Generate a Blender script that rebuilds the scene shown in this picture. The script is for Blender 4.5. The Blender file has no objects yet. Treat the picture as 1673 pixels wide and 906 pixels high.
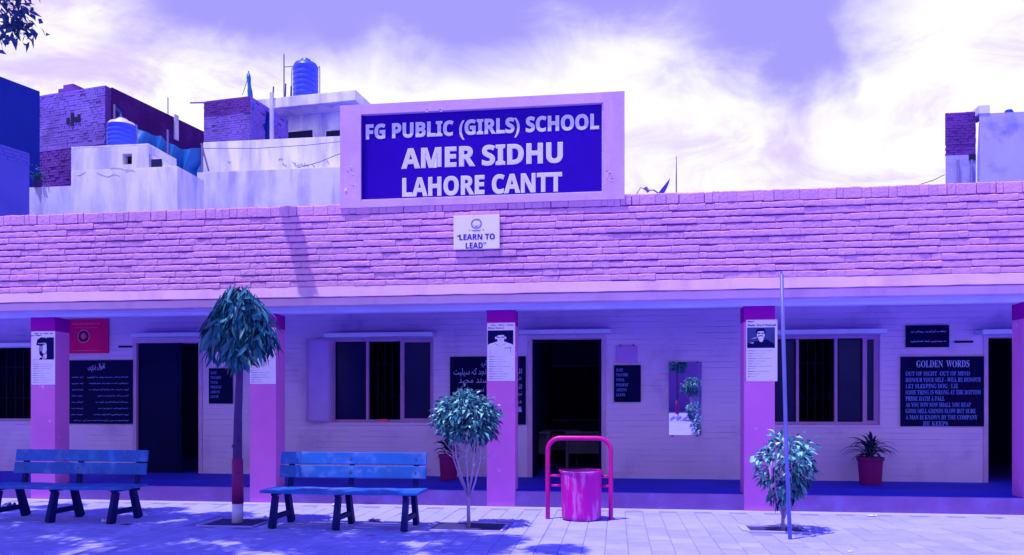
import bpy, bmesh, math, random
from mathutils import Vector, Matrix, noise as mnoise
random.seed(7)
R = math.radians
SC = bpy.context.scene
COL = SC.collection

# ------------------------------------------------------------------ camera
TH = R(7.5); S_, C_ = math.sin(TH), math.cos(TH)
FPX, CX, HY, EYE = 1300.0, 836.5, 663.0, 1.45
cam_d = bpy.data.cameras.new('camera'); cam = bpy.data.objects.new('camera', cam_d); COL.objects.link(cam)
cam.location = (0, 0, EYE); cam.rotation_euler = (R(90), 0, TH)
cam_d.sensor_width = 36; cam_d.lens = FPX / 1673 * 36; cam_d.shift_y = (HY - 453) / 1673
cam_d.clip_end = 2000; cam_d.clip_start = .05
SC.camera = cam

# ------------------------------------------------------------------ light
LX, LY = .24, .20
LD = Vector((LX, LY, -1)).normalized()              # the way sunlight travels
SUN_EL = math.asin(-LD.z); SUN_ROT = math.atan2(-LD.x, -LD.y)
sun_d = bpy.data.lights.new('sun', 'SUN'); sun = bpy.data.objects.new('sun', sun_d); COL.objects.link(sun)
sun_d.energy = 5.0; sun_d.angle = R(.53); sun_d.color = (1, .92, .96)
sun.rotation_euler = LD.to_track_quat('-Z', 'Y').to_euler()
SC.view_settings.view_transform = 'Standard'; SC.view_settings.look = 'None'
SC.view_settings.exposure = 0; SC.view_settings.gamma = 1
SC.cycles.max_bounces = 8; SC.cycles.diffuse_bounces = 5
SC.cycles.sample_clamp_indirect = 6

def pix_dir(px, py):
    u = (px - CX) / FPX; v = (HY - py) / FPX
    return Vector((C_ * u - S_, S_ * u + C_, v)).normalized()

def build_world():
    w = bpy.data.worlds.new('World'); SC.world = w; w.use_nodes = True
    nt = w.node_tree; N = nt.nodes; L = nt.links
    for n in list(N): N.remove(n)
    def nd(t, **k):
        n = N.new(t)
        for a, b in k.items(): setattr(n, a, b)
        return n
    def setin(n, i, v):
        if isinstance(v, bpy.types.NodeSocket): L.new(v, n.inputs[i])
        else: n.inputs[i].default_value = v
    def math_(op, a, b=0.0, c=0.0, clamp=False):
        n = nd('ShaderNodeMath', operation=op, use_clamp=clamp)
        setin(n, 0, a); setin(n, 1, b); setin(n, 2, c)
        return n.outputs[0]
    def vm(op, a, b):
        n = nd('ShaderNodeVectorMath', operation=op); setin(n, 0, a); setin(n, 1, b); return n
    def mix(f, a, b):
        n = nd('ShaderNodeMix', data_type='RGBA'); n.clamp_factor = True
        setin(n, 0, f); setin(n, 6, a); setin(n, 7, b); return n.outputs[2]
    def ramp(x, lo, hi):
        n = nd('ShaderNodeMapRange', interpolation_type='SMOOTHSTEP'); setin(n, 0, x); setin(n, 1, lo); setin(n, 2, hi); return n.outputs[0]
    tc = nd('ShaderNodeTexCoord'); D = tc.outputs['Generated']
    sky = nd('ShaderNodeTexSky', sky_type='NISHITA'); sky.sun_disc = False
    sky.sun_elevation = SUN_EL; sky.sun_rotation = SUN_ROT; sky.dust_density = 1.5
    sep = nd('ShaderNodeSeparateXYZ'); L.new(D, sep.inputs[0]); z = sep.outputs[2]
    sc = vm('MULTIPLY', D, (1, 1, 1.7)).outputs[0]
    def noise(vec, scale, detail, dist=0.0, rough=.55):
        n = nd('ShaderNodeTexNoise'); setin(n, 'Vector', vec); n.inputs['Scale'].default_value = scale
        n.inputs['Detail'].default_value = detail; n.inputs['Distortion'].default_value = dist; n.inputs['Roughness'].default_value = rough
        return n.outputs
    n1 = noise(sc, 3.1, 8, .5); n2 = noise(sc, 7.5, 8, .8, .6)
    warp = vm('ADD', D, vm('MULTIPLY', vm('SUBTRACT', n1['Color'], (.5, .5, .5)).outputs[0], (.15, .15, .10)).outputs[0]).outputs[0]
    m = None
    # openings in the cloud where the violet blue shows: direction, half width, half height
    for px, py, rw, rh in ((390, -5, .115, .052), (520, -30, .14, .06), (720, -45, .17, .085), (980, -45, .14, .055), (1260, -20, .125, .085), (1300, 60, .060, .065)):
        d = pix_dir(px, py)
        v = vm('MULTIPLY', vm('SUBTRACT', warp, d).outputs[0], (1 / rw, 1 / rw, 1 / rh)).outputs[0]
        b = math_('SUBTRACT', 1.35, vm('LENGTH', v, (0, 0, 0)).outputs['Value'])
        m = b if m is None else math_('MAXIMUM', m, b)
    up = math_('MULTIPLY', math_('SUBTRACT', z, .485), 9.0)
    m = math_('MAXIMUM', m, up)
    m = math_('ADD', m, math_('MULTIPLY', math_('SUBTRACT', n2['Fac'], .5), 1.1))
    gap = ramp(m, -.15, .75)
    # the blue: the sky texture under the photograph's violet cast, paler near the horizon
    blue = vm('MULTIPLY', sky.outputs[0], (.10, .24, 2.6)).outputs[0]
    pale = mix(ramp(z, .45, .58), (3.9, 3.5, 9.8, 1), blue)
    n3 = noise(sc, 2.3, 6, .4)
    n4 = noise(vm('MULTIPLY', D, (1, 1, 2.6)).outputs[0], 5.5, 10, 1.1, .62)
    white = mix(ramp(math_('ADD', math_('MULTIPLY', n3['Fac'], .55), math_("MULTIPLY", n4["Fac"], .45)), .40, .54), (7.5, 6.3, 10.0, 1), (10.8, 10.5, 11, 1))
    col = mix(gap, white, pale)
    bg = nd('ShaderNodeBackground'); L.new(col, bg.inputs[0]); bg.inputs[1].default_value = .1
    out = nd('ShaderNodeOutputWorld'); L.new(bg.outputs[0], out.inputs[0])
build_world()

# ------------------------------------------------------------------ placing: photograph point -> place on a plane
def PX(px, Y):
    t = (px - CX) / FPX
    return Y * (t * C_ - S_) / (C_ + t * S_)
def ZD(X, Y): return -X * S_ + Y * C_
def PZ(px, py, Y):
    X = PX(px, Y); return EYE + (HY - py) / FPX * ZD(X, Y)
def PT(px, py, zd):
    xr = (px - CX) / FPX * zd
    return Vector((C_ * xr - S_ * zd, S_ * xr + C_ * zd, EYE + (HY - py) / FPX * zd))
def PG(px, py):                                        # a point of the ground
    zd = FPX * EYE / (py - HY); p = PT(px, py, zd); p.z = 0; return p

# ------------------------------------------------------------------ materials
MATS = {}
def mat(name, col, rough=.8, var=.12, scale=2.5, bump=.15, bscale=45, metal=0, spec=.35, dirt=None, dscale=1.5, damt=.5, rnd=0, streak=False, dthr=(.52, .7), trans=0):
    if name in MATS: return MATS[name]
    m = bpy.data.materials.new(name); m.use_nodes = True; MATS[name] = m
    nt = m.node_tree; N = nt.nodes; L = nt.links; B = N['Principled BSDF']
    tc = N.new('ShaderNodeTexCoord'); oi = N.new('ShaderNodeObjectInfo')
    off = N.new('ShaderNodeVectorMath'); off.operation = 'SCALE'; off.inputs[0].default_value = (37, 11, 23); L.new(oi.outputs['Random'], off.inputs['Scale'])
    add = N.new('ShaderNodeVectorMath'); add.operation = 'ADD'; L.new(tc.outputs['Object'], add.inputs[0]); L.new(off.outputs[0], add.inputs[1])
    vec = add.outputs[0]
    if streak:
        sv = N.new('ShaderNodeVectorMath'); sv.operation = 'MULTIPLY'; sv.inputs[1].default_value = (1.6, 1.6, .28); L.new(vec, sv.inputs[0]); dvec = sv.outputs[0]
    else: dvec = vec
    def noise(v, s, d=6):
        n = N.new('ShaderNodeTexNoise'); n.inputs['Scale'].default_value = s; n.inputs['Detail'].default_value = d; n.inputs['Roughness'].default_value = .6; L.new(v, n.inputs['Vector']); return n.outputs['Fac']
    def mr(x, a, b, c, d):
        n = N.new('ShaderNodeMapRange'); L.new(x, n.inputs[0])
        for i, q in enumerate((a, b, c, d)): n.inputs[i + 1].default_value = q
        return n.outputs[0]
    v1 = mr(noise(vec, scale), .3, .7, 1 - var, 1 + var)
    if rnd:
        mu = N.new('ShaderNodeMath'); mu.operation = 'MULTIPLY'; L.new(v1, mu.inputs[0]); L.new(mr(oi.outputs['Random'], 0, 1, 1 - rnd, 1 + rnd), mu.inputs[1]); v1 = mu.outputs[0]
    sc = N.new('ShaderNodeVectorMath'); sc.operation = 'SCALE'; sc.inputs[0].default_value = col[:3]; L.new(v1, sc.inputs['Scale'])
    c = sc.outputs[0]
    if dirt:
        f = mr(noise(dvec, dscale, 9), dthr[0], dthr[1], 0, damt)
        mx = N.new('ShaderNodeMix'); mx.data_type = 'RGBA'; L.new(f, mx.inputs[0]); L.new(c, mx.inputs[6]); mx.inputs[7].default_value = (*dirt, 1); c = mx.outputs[2]
    L.new(c, B.inputs['Base Color'])
    B.inputs['Roughness'].default_value = rough; B.inputs['Metallic'].default_value = metal; B.inputs['Specular IOR Level'].default_value = spec
    if trans: B.inputs['Transmission Weight'].default_value = trans
    if bump:
        bp = N.new('ShaderNodeBump'); bp.inputs['Strength'].default_value = bump; bp.inputs['Distance'].default_value = .012
        L.new(noise(vec, bscale, 5), bp.inputs['Height']); L.new(bp.outputs[0], B.inputs['Normal'])
    return m

M_fascia = mat('violet_painted_brick', (0.62, 0.29, 0.65), .72, .10, 1.3, .8, 30, rnd=.05, dirt=(0.52, 0.26, 0.62), dscale=2.2, damt=.5, spec=0.2)
M_band = mat('violet_painted_plaster', (0.64, 0.38, 0.7), .75, .08, 1.5, .25, 16, dirt=(0.46, 0.2, 0.6), dscale=1.4, damt=.5, streak=True, spec=0.2)
M_joint = mat('paint_filled_joint', (0.24, 0.02, 0.4), .85, .15, 6, .4, 30)
M_beam = mat('lilac_beam_paint', (0.6, 0.58, 0.93), .75, .08, 2, .1, 20, dirt=(0.42, 0.4, 0.8), damt=.4)
M_column = mat('magenta_column_paint', (0.66, 0.17, 0.64), .6, .08, 1.6, .12, 14, dirt=(0.72, 0.5, 0.92), dscale=4.5, damt=0.6, spec=0.1, dthr=(.66, .69))
M_columntop = mat('magenta_column_shade', (0.36, 0.004, 0.34), .6, .08, 2, .1, 14, spec=0.05)  # column paint with the shade under the beam put into the colour
M_wall = mat('whitewashed_wall', (0.64, 0.46, 0.84), .85, .07, 1.1, .2, 26, dirt=(0.38, 0.23, 0.62), dscale=1.3, damt=0.6, spec=0.1)
M_plinth = mat('plinth_paint', (0.26, 0.13, 0.46), .8, .15, 3, .3, 18, dirt=(0.24, 0.2, 0.62), dscale=3, damt=.6, spec=0.1)
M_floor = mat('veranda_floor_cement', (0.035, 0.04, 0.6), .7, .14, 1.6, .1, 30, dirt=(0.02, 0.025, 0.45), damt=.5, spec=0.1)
M_ceil = mat('veranda_ceiling', (0.18, 0.1, 0.6), .9, .1, 1.5)
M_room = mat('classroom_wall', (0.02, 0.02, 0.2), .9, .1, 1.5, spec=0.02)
M_frame = mat('mauve_window_frame', (0.4, 0.2, 0.56), .6, .1, 4, .1, 20)
M_jamb = mat('lilac_door_frame', (0.5, 0.3, 0.66), .6, .1, 4, .1, 20)
M_doorleaf = mat('dark_blue_door', (0.002, 0.002, 0.055), .5, .2, 3, .1, 20, spec=0.04)
M_grille = mat('dark_grille_iron', (0.003, 0.002, 0.035), .5, .1, 8, .1, spec=0.1)
M_shutter = mat('lilac_shutter_board', (0.42, 0.26, 0.8), .6, .1, 2, .1)
M_black = mat('blackboard_slate', (0.002, 0.002, 0.055), .6, .25, 3, .08, 30, dirt=(0.006, 0.006, 0.09), dscale=2, damt=.5, spec=0.04)
M_chalk = mat('chalk_blue_paint', (0.13, 0.2, 0.75), .8, .25, 9, 0)
M_chalk2 = mat('pale_chalk_paint', (0.34, 0.38, 0.85), .8, .2, 9, 0)
M_paper = mat('poster_paper', (0.8, 0.7, 0.96), .5, .04, 3, .06, 8)
M_ink = mat('poster_ink', (0.004, 0.003, 0.09), .6, .1, 8, 0, spec=0.05)
M_inkmid = mat('poster_grey_ink', (.26, .22, .55), .6, .15, 12, 0)
M_inksoft = mat('poster_pale_ink', (.42, .37, .70), .6, .15, 12, 0)
M_face = mat('poster_face_print', (0.74, 0.66, 0.94), .6, .06, 9, 0)
M_inkblue = mat('poster_blue_ink', (.03, .04, .26), .6, .3, 6, 0)
M_redsign = mat('crimson_sign_board', (0.8, 0.004, 0.16), .5, .1, 3, .05, 20, spec=0.05)
M_redtext = mat('pink_sign_print', (0.85, 0.1, 0.34), .6, .1, 9, 0)
M_signblue = mat('sign_deep_blue', (0.028, 0.001, 0.38), .35, .08, 2.2, .04, 12, spec=0.06)
M_letter = mat('sign_letter_white', (0.70, 0.66, 0.95), .5, .05, 5, 0)
M_letter2 = mat('sign_letter_edge', (0.86, 0.82, 0.95), .5, .05, 5, 0)
M_tin = mat('sign_metal_trim', (.62, .50, .80), .4, .1, 8, .1, 20, metal=.3)
M_plaque = mat('plaque_white', (.80, .72, .90), .5, .03, 4, .05, 6)
M_plaqueink = mat('plaque_violet_ink', (.06, .008, .34), .6, .08, 9, 0)
M_emblem = mat('emblem_blue_ink', (.16, .16, .60), .6, .1, 9, 0)
M_mirror = mat('mirror_silver', (.80, .78, .92), .015, .0, 1, 0, metal=1, spec=.5)
M_panelbox = mat('small_panel_lilac', (0.46, 0.2, 0.74), .6, .08, 5, .08)
M_bench = mat('blue_bench_paint', (0.012, 0.1, 0.5), .45, .18, 3, .15, 24, dirt=(0.16, 0.24, 0.7), dscale=4, damt=0.6, rnd=.06, spec=0.2)
M_benchleg = mat('dark_bench_leg', (0.002, 0.006, 0.12), .55, .15, 4, .15, 24, rnd=.08, spec=0.1)
M_bolt = mat('bolt_steel', (.10, .09, .20), .4, .1, 8, 0, metal=.7)
M_bin = mat('magenta_bin_paint', (0.52, 0.003, 0.36), .42, .14, 3, .12, 16, dirt=(0.6, 0.24, 0.72), dscale=5, damt=0.55, streak=True, dthr=(.53, .60), spec=0.2)
M_binframe = mat('magenta_pipe_paint', (0.58, 0.003, 0.28), .38, .08, 5, .1, 16, spec=0.25)
M_binside = mat('bin_inside', (0.18, 0.003, 0.3), .7, .2, 5, .1)
M_pole = mat('grey_blue_pole', (0.13, 0.13, 0.5), .45, .12, 4, .08, 30, metal=.2)
M_bark = mat('young_bark', (0.34, 0.24, 0.55), .85, .2, 9, .5, 40)
M_barkdark = mat('dark_trunk_bark', (0.05, 0.02, 0.17), .85, .2, 7, .5, 30)
M_trunkred = mat('crimson_trunk_band', (0.2, 0.004, 0.16), .7, .15, 7, .3, 30)
M_trunkwhite = mat('whitewashed_trunk_base', (0.6, 0.56, 0.92), .8, .1, 7, .3, 30)
M_leafdrop = mat('drooping_leaf', (0.006, 0.095, 0.2), 0.52, .30, 3, 0, rnd=.35, spec=0.3)
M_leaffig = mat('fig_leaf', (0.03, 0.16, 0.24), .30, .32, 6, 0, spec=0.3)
M_leaffigshade = mat('fig_leaf_shaded', (0.004, 0.02, 0.12), .34, .3, 6, 0, spec=0.2)  # leaf in the crown's shade, the shade put into the colour
M_leaffiglit = mat('fig_leaf_lit', (0.2, 0.56, 0.58), .3, .3, 6, 0, spec=0.35)  # same leaf in sun, the highlight put into the colour
M_leafyard = mat('yard_tree_leaf', (0.015, 0.05, 0.22), .45, .3, 4, 0)
M_leafpot = mat('potted_leaf', (0.008, 0.03, 0.11), .4, .3, 6, 0, rnd=.3)
M_pot = mat('maroon_pot', (0.2, 0.002, 0.15), .6, .15, 4, .12, 20, dirt=(0.18, 0.02, 0.2), damt=.5, spec=0.15)
M_soil = mat('dark_soil', (0.035, 0.03, 0.16), .95, .4, 9, .8, 25)
M_paver = mat('pale_paver', (0.31, 0.3, 0.86), .85, .08, 2.2, .22, 40, rnd=.09, dirt=(.25, .23, .74), dscale=1.2, damt=0.7)
M_groundm = mat('paving_bed', (.20, .18, .60), .9, .2, 5, .3, 30)
M_kerb = mat('pale_kerb_cement', (.36, .34, .88), .85, .1, 2, .25, 30, dirt=(.28, .26, .76), damt=.5)
M_h_white = mat('pale_house_plaster', (0.86, 0.82, 0.97), .85, 0.1, .9, .15, 14, dirt=(0.4, 0.37, 0.84), dscale=1.1, damt=0.75, streak=True, dthr=(.46, .66))
M_h_white2 = mat('greyed_house_plaster', (0.74, 0.71, 0.96), .85, 0.12, .8, .15, 14, dirt=(0.34, 0.3, 0.8), dscale=1.1, damt=0.8, streak=True, dthr=(.46, .66))
M_h_blue = mat('blue_house_plaster', (0.014, 0.032, 0.36), .8, .12, .5, .1, 10, dirt=(0.012, 0.018, 0.2), dscale=.4, damt=0.9, spec=0.08)
M_h_blue2 = mat('grey_blue_wall', (0.1, 0.1, 0.56), .85, .12, .8, .15, 12, dirt=(0.06, 0.06, 0.42), dscale=.7, damt=.6, spec=0.1)
M_brickold = mat('old_house_brick', (0.16, 0.05, 0.4), .9, .25, 1.2, .3, 20, rnd=.2, dirt=(0.3, 0.16, 0.62), dscale=.8, damt=0.5, spec=0.1)
M_brickpale = mat('lime_streaked_brick', (0.2, 0.12, 0.6), .9, 0.3, 1.4, .3, 20, rnd=.2, dirt=(0.28, 0.22, 0.78), dscale=1.0, damt=.7, spec=0.1)
M_mortar = mat('old_mortar', (0.13, 0.05, 0.3), .95, .25, 2, .3, 25)
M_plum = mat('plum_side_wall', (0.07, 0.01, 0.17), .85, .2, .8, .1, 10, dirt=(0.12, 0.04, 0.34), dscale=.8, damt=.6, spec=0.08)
M_h_foot = mat('damp_lilac_plaster', (.36, .33, .86), .9, .12, 1.2, .2, 14, dirt=(.20, .17, .62), dscale=1.4, damt=.6)
M_dark = mat('dark_opening', (0.004, 0.004, 0.07), .8, .1, 2, 0)
M_tank = mat('blue_water_tank', (0.045, 0.08, 0.75), .4, .08, 3, .05, 12, spec=0.3)
M_tanklid = mat('pale_tank_lid', (.55, .52, .78), .45, .05, 3, .05)
M_tarp = mat('teal_tarpaulin', (0.004, 0.13, 0.5), .45, .25, 2, .2, 10, spec=0.35)
M_steel = mat('dull_steel', (.22, .19, .42), .5, .1, 6, 0, metal=.4)
M_wire = mat('black_wire', (.05, .04, .16), .6, 0, 1, 0)
M_litter = mat('crumpled_wrapper', (.66, .60, .80), .5, .1, 20, .3, 60)
M_litterblue = mat('blue_wrapper', (.12, .20, .60), .4, .4, 20, .3, 60)
M_litterpink = mat('pink_wrapper', (.50, .22, .48), .5, .2, 20, .3, 60)
M_leafdry = mat('dry_leaf', (.14, .07, .20), .7, .2, 20, .1)
M_yardwall = mat('yard_wall_violet', (0.12, 0.04, 0.3), .85, .1, 1, .1, 12)
M_desk = mat('desk_wood', (.14, .10, .26), .6, .2, 4, .1)
def glass_mat():
    m = mat('dark_window_glass', (0.005, 0.004, 0.08), 0.25, .3, 2, 0, spec=0.14); return m
M_glass = glass_mat()

# ------------------------------------------------------------------ mesh builder
class MB:
    def __init__(s): s.v = []; s.f = []; s.mi = []; s.cur = 0
    def add(s, vs, fs):
        b = len(s.v); s.v += [tuple(v) for v in vs]
        for f in fs: s.f.append(tuple(b + i for i in f)); s.mi.append(s.cur)
        return s
    def box(s, x0, y0, z0, x1, y1, z1):
        if x0 > x1: x0, x1 = x1, x0
        if y0 > y1: y0, y1 = y1, y0
        if z0 > z1: z0, z1 = z1, z0
        return s.add([(x0, y0, z0), (x1, y0, z0), (x1, y1, z0), (x0, y1, z0), (x0, y0, z1), (x1, y0, z1), (x1, y1, z1), (x0, y1, z1)],
                     [(3, 2, 1, 0), (4, 5, 6, 7), (0, 1, 5, 4), (1, 2, 6, 5), (2, 3, 7, 6), (3, 0, 4, 7)])
    def obox(s, o, u, v, w, a, b, c):                  # box from corner o along unit u, v, w by a, b, c
        o, u, v, w = Vector(o), Vector(u) * a, Vector(v) * b, Vector(w) * c
        return s.add([o, o + u, o + u + v, o + v, o + w, o + u + w, o + u + v + w, o + v + w],
                     [(3, 2, 1, 0), (4, 5, 6, 7), (0, 1, 5, 4), (1, 2, 6, 5), (2, 3, 7, 6), (3, 0, 4, 7)])
    def tube(s, pts, rad, n=8, caps=True):
        pts = [Vector(p) for p in pts]; k = len(pts)
        if not isinstance(rad, (list, tuple)): rad = [rad] * k
        t0 = (pts[1] - pts[0]).normalized()
        a = t0.orthogonal().normalized(); vs = []; prev = t0
        for i, p in enumerate(pts):
            t = (pts[min(i + 1, k - 1)] - pts[max(i - 1, 0)]).normalized()
            q = prev.rotation_difference(t); a = q @ a; a = (a - t * a.dot(t)).normalized(); prev = t
            b = t.cross(a)
            for j in range(n):
                an = 2 * math.pi * j / n; vs.append(p + (a * math.cos(an) + b * math.sin(an)) * rad[i])
        fs = [(i * n + j, i * n + (j + 1) % n, (i + 1) * n + (j + 1) % n, (i + 1) * n + j) for i in range(k - 1) for j in range(n)]
        if caps: fs += [tuple(range(n - 1, -1, -1)), tuple((k - 1) * n + j for j in range(n))]
        return s.add(vs, fs)
    def lathe(s, c, prof, n=24, cap0=True, cap1=True, wob=0):
        vs = []; c = Vector(c)
        for i, (r, z) in enumerate(prof):
            for j in range(n):
                an = 2 * math.pi * j / n; rr = r + (wob * math.sin(3 * an + i) if wob else 0)
                vs.append(c + Vector((rr * math.cos(an), rr * math.sin(an), z + (wob * math.sin(2 * an + 1.3 * i) if wob else 0))))
        k = len(prof)
        fs = [(i * n + j, i * n + (j + 1) % n, (i + 1) * n + (j + 1) % n, (i + 1) * n + j) for i in range(k - 1) for j in range(n)]
        if cap0: fs.append(tuple(range(n - 1, -1, -1)))
        if cap1: fs.append(tuple((k - 1) * n + j for j in range(n)))
        return s.add(vs, fs)
    def poly(s, pts): return s.add(pts, [tuple(range(len(pts)))])
    def leaf(s, p, d, nrm, ln, wd, droop=0.0):
        d = d.normalized(); side = d.cross(nrm)
        if side.length < 1e-4: side = d.orthogonal()
        side.normalize(); up = side.cross(d)
        m = p + d * ln * .45 + up * ln * .05; e = p + d * ln + Vector((0, 0, -droop * ln))
        l = p + d * ln * .42 + side * wd * .5 + up * ln * .10; r = p + d * ln * .42 - side * wd * .5 + up * ln * .10
        return s.add([p, l, e, r, m], [(0, 4, 1), (1, 4, 2), (0, 3, 4), (3, 2, 4)])
    def build(s, name, mats, parent=None, org=None, smooth=False, bevel=0, seg=2, kind=None):
        if not isinstance(mats, (list, tuple)): mats = [mats]
        o3 = Vector(org) if org is not None else (WORG.get(parent.name, Vector()) if parent else Vector())
        me = bpy.data.meshes.new(name)
        me.from_pydata([tuple(Vector(v) - o3) for v in s.v], [], s.f)
        for m in mats: me.materials.append(m)
        if len(mats) > 1: me.polygons.foreach_set('material_index', s.mi)
        if bevel:
            bm = bmesh.new(); bm.from_mesh(me); bmesh.ops.remove_doubles(bm, verts=bm.verts, dist=1e-5)
            ed = [e for e in bm.edges if len(e.link_faces) == 2 and e.calc_face_angle(0) > .6]
            bmesh.ops.bevel(bm, geom=ed, offset=bevel, segments=seg, affect='EDGES', profile=.6, clamp_overlap=True)
            bm.to_mesh(me); bm.free()
        if smooth: me.polygons.foreach_set('use_smooth', [True] * len(me.polygons))
        me.update()
        o = bpy.data.objects.new(name, me); COL.objects.link(o)
        if parent: o.parent = parent; WORG[o.name] = o3
        else: o.location = o3; WORG[o.name] = o3
        if kind: o['kind'] = kind
        return o
WORG = {}
def tag(o, label, cat, group=None):
    o['label'] = label; o['category'] = cat
    if group: o['group'] = group
    return o
def thing(name, loc, label, cat, group=None, rz=0):
    o = bpy.data.objects.new(name, None); o.empty_display_size = .2; COL.objects.link(o)
    o.location = loc; o.rotation_euler = (0, 0, rz); WORG[o.name] = Vector(loc)
    return tag(o, label, cat, group)
def copy_tree(o, parent=None):
    c = o.copy(); COL.objects.link(c)
    if parent: c.parent = parent
    for ch in o.children: copy_tree(ch, c)
    return c
def link_copy(src, name, parent, loc=(0, 0, 0), rot=None):
    c = src.copy(); c.name = name; COL.objects.link(c); c.parent = parent; c.location = loc
    if rot is not None: c.rotation_mode = 'QUATERNION'; c.rotation_quaternion = rot
    return c
def inst(name, me, parent, M):
    c = bpy.data.objects.new(name, me); COL.objects.link(c); c.parent = parent; c.matrix_local = M; return c

# ------------------------------------------------------------------ lettering
_tc = bpy.data.curves.new('lettering', 'FONT'); _to = bpy.data.objects.new('lettering', _tc); COL.objects.link(_to)
_tcache = {}
def text_mesh(body, offset=0.0):
    k = (body, offset)
    if k not in _tcache:
        _tc.body = body; _tc.offset = offset; _tc.resolution_u = 3
        dg = bpy.context.evaluated_depsgraph_get(); dg.update()
        me = bpy.data.meshes.new_from_object(_to.evaluated_get(dg))
        _tcache[k] = ([tuple(v.co) for v in me.vertices], [tuple(p.vertices) for p in me.polygons])
        bpy.data.meshes.remove(me)
    return _tcache[k]
def bold(sx, serif=False):
    base = 0x1D400 if serif else 0x1D5D4; o = ''
    for ch in sx:
        o += chr(base + ord(ch) - 65) if 'A' <= ch <= 'Z' else ch
    return o
def put_text(mb, body, x0, z0, x1, z1, y, offset=0.0, wob=0, grow=0.0):
    V, F = text_mesh(body, offset)
    if not V: return
    V0 = V if not grow else text_mesh(body, 0.0)[0]
    ax = min(v[0] for v in V0); bx = max(v[0] for v in V0); az = min(v[1] for v in V0); bz = max(v[1] for v in V0)
    sx = (x1 - x0) / max(bx - ax, 1e-6); sz = (z1 - z0) / max(bz - az, 1e-6)
    vs = []
    for v in V:
        x = x0 + (v[0] - ax) * sx; z = z0 + (v[1] - az) * sz
        if wob: z += wob * math.sin(x * 9.0 + z0 * 5) ; x += wob * .6 * math.sin(z * 60 + x * 17)
        vs.append((x, y, z))
    mb.add(vs, F)
def ext_text(mb, body, x0, z0, x1, z1, y, offset, th, grow=True):
    V, F = text_mesh(body, offset); V0 = text_mesh(body, 0.0)[0]
    ax = min(v[0] for v in V0); bx = max(v[0] for v in V0); az = min(v[1] for v in V0); bz = max(v[1] for v in V0)
    sx = (x1 - x0) / (bx - ax); sz = (z1 - z0) / (bz - az); n = len(V)
    P = [(x0 + (v[0] - ax) * sx, z0 + (v[1] - az) * sz) for v in V]
    mb.add([(p[0], y, p[1]) for p in P], F)
    from collections import Counter
    cnt = Counter()
    for f in F:
        for i in range(len(f)): cnt[tuple(sorted((f[i], f[(i + 1) % len(f)])))] += 1
    for f in F:
        for i in range(len(f)):
            a, b = f[i], f[(i + 1) % len(f)]
            if cnt[tuple(sorted((a, b)))] == 1:
                mb.add([(P[a][0], y, P[a][1]), (P[b][0], y, P[b][1]), (P[b][0], y + th, P[b][1]), (P[a][0], y + th, P[a][1])], [(0, 3, 2, 1)])
AR = {'ا': (0xFE8D, 2), 'آ': (0xFE81, 2), 'ب': (0xFE8F, 4), 'پ': (0xFB56, 4), 'ت': (0xFE95, 4), 'ج': (0xFE9D, 4), 'ح': (0xFEA1, 4), 'د': (0xFEA9, 2), 'ر': (0xFEAD, 2),
      'ز': (0xFEAF, 2), 'س': (0xFEB1, 4), 'ع': (0xFEC9, 4), 'ق': (0xFED5, 4), 'ک': (0xFB8E, 4), 'ل': (0xFEDD, 4), 'م': (0xFEE1, 4), 'ن': (0xFEE5, 4), 'و': (0xFEED, 2),
      'ہ': (0xFBA6, 4), 'ی': (0xFEF1, 4), 'ے': (0xFBAE, 2)}
def urdu(sx):
    out = []
    for i, ch in enumerate(sx):
        if ch not in AR: out.append(ch); continue
        b, n = AR[ch]
        pj = i > 0 and sx[i - 1] in AR and AR[sx[i - 1]][1] == 4
        nj = n == 4 and i + 1 < len(sx) and sx[i + 1] in AR
        out.append(chr(b + (3 if pj and nj else 2 if nj else 1 if pj else 0)))
    return ''.join(reversed(out))
def scribble(mb, x0, x1, z, h, y, w=.006, seed=0):     # a line of writing too blurred to read: broken strokes of brush
    rg = random.Random(seed); x = x1
    while x > x0 + .02:
        ln = rg.uniform(.03, .09); n = 5; pts = []
        for i in range(n + 1):
            pts.append((x - ln * i / n, z + h * rg.uniform(-.35, .35) * (1 if i in (1, 3) else .4)))
        for (a, b) in zip(pts, pts[1:]):
            mb.add([(a[0], y, a[1] - w), (b[0], y, b[1] - w), (b[0], y, b[1] + w), (a[0], y, a[1] + w)], [(0, 1, 2, 3)])
        if rg.random() < .45: mb.add([(x, y, z), (x + w, y, z), (x + w, y, z + h * .8), (x, y, z + h * .8)], [(0, 1, 2, 3)])
        x -= ln + rg.uniform(.004, .03)

# ================================================================== THE SETTING
DC, DF, DB = 11.36, 10.78, 13.52                       # planes of columns, fascia and back wall
FLZ = .233                                             # veranda floor
g = MB(); g.add([(-300, -300, 0), (300, -300, 0), (300, 300, 0), (-300, 300, 0)], [(0, 1, 2, 3)])
g.v = [(x, y, -.008) for x, y, z in g.v]
ground = g.build('ground', M_groundm, kind='structure')
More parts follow.
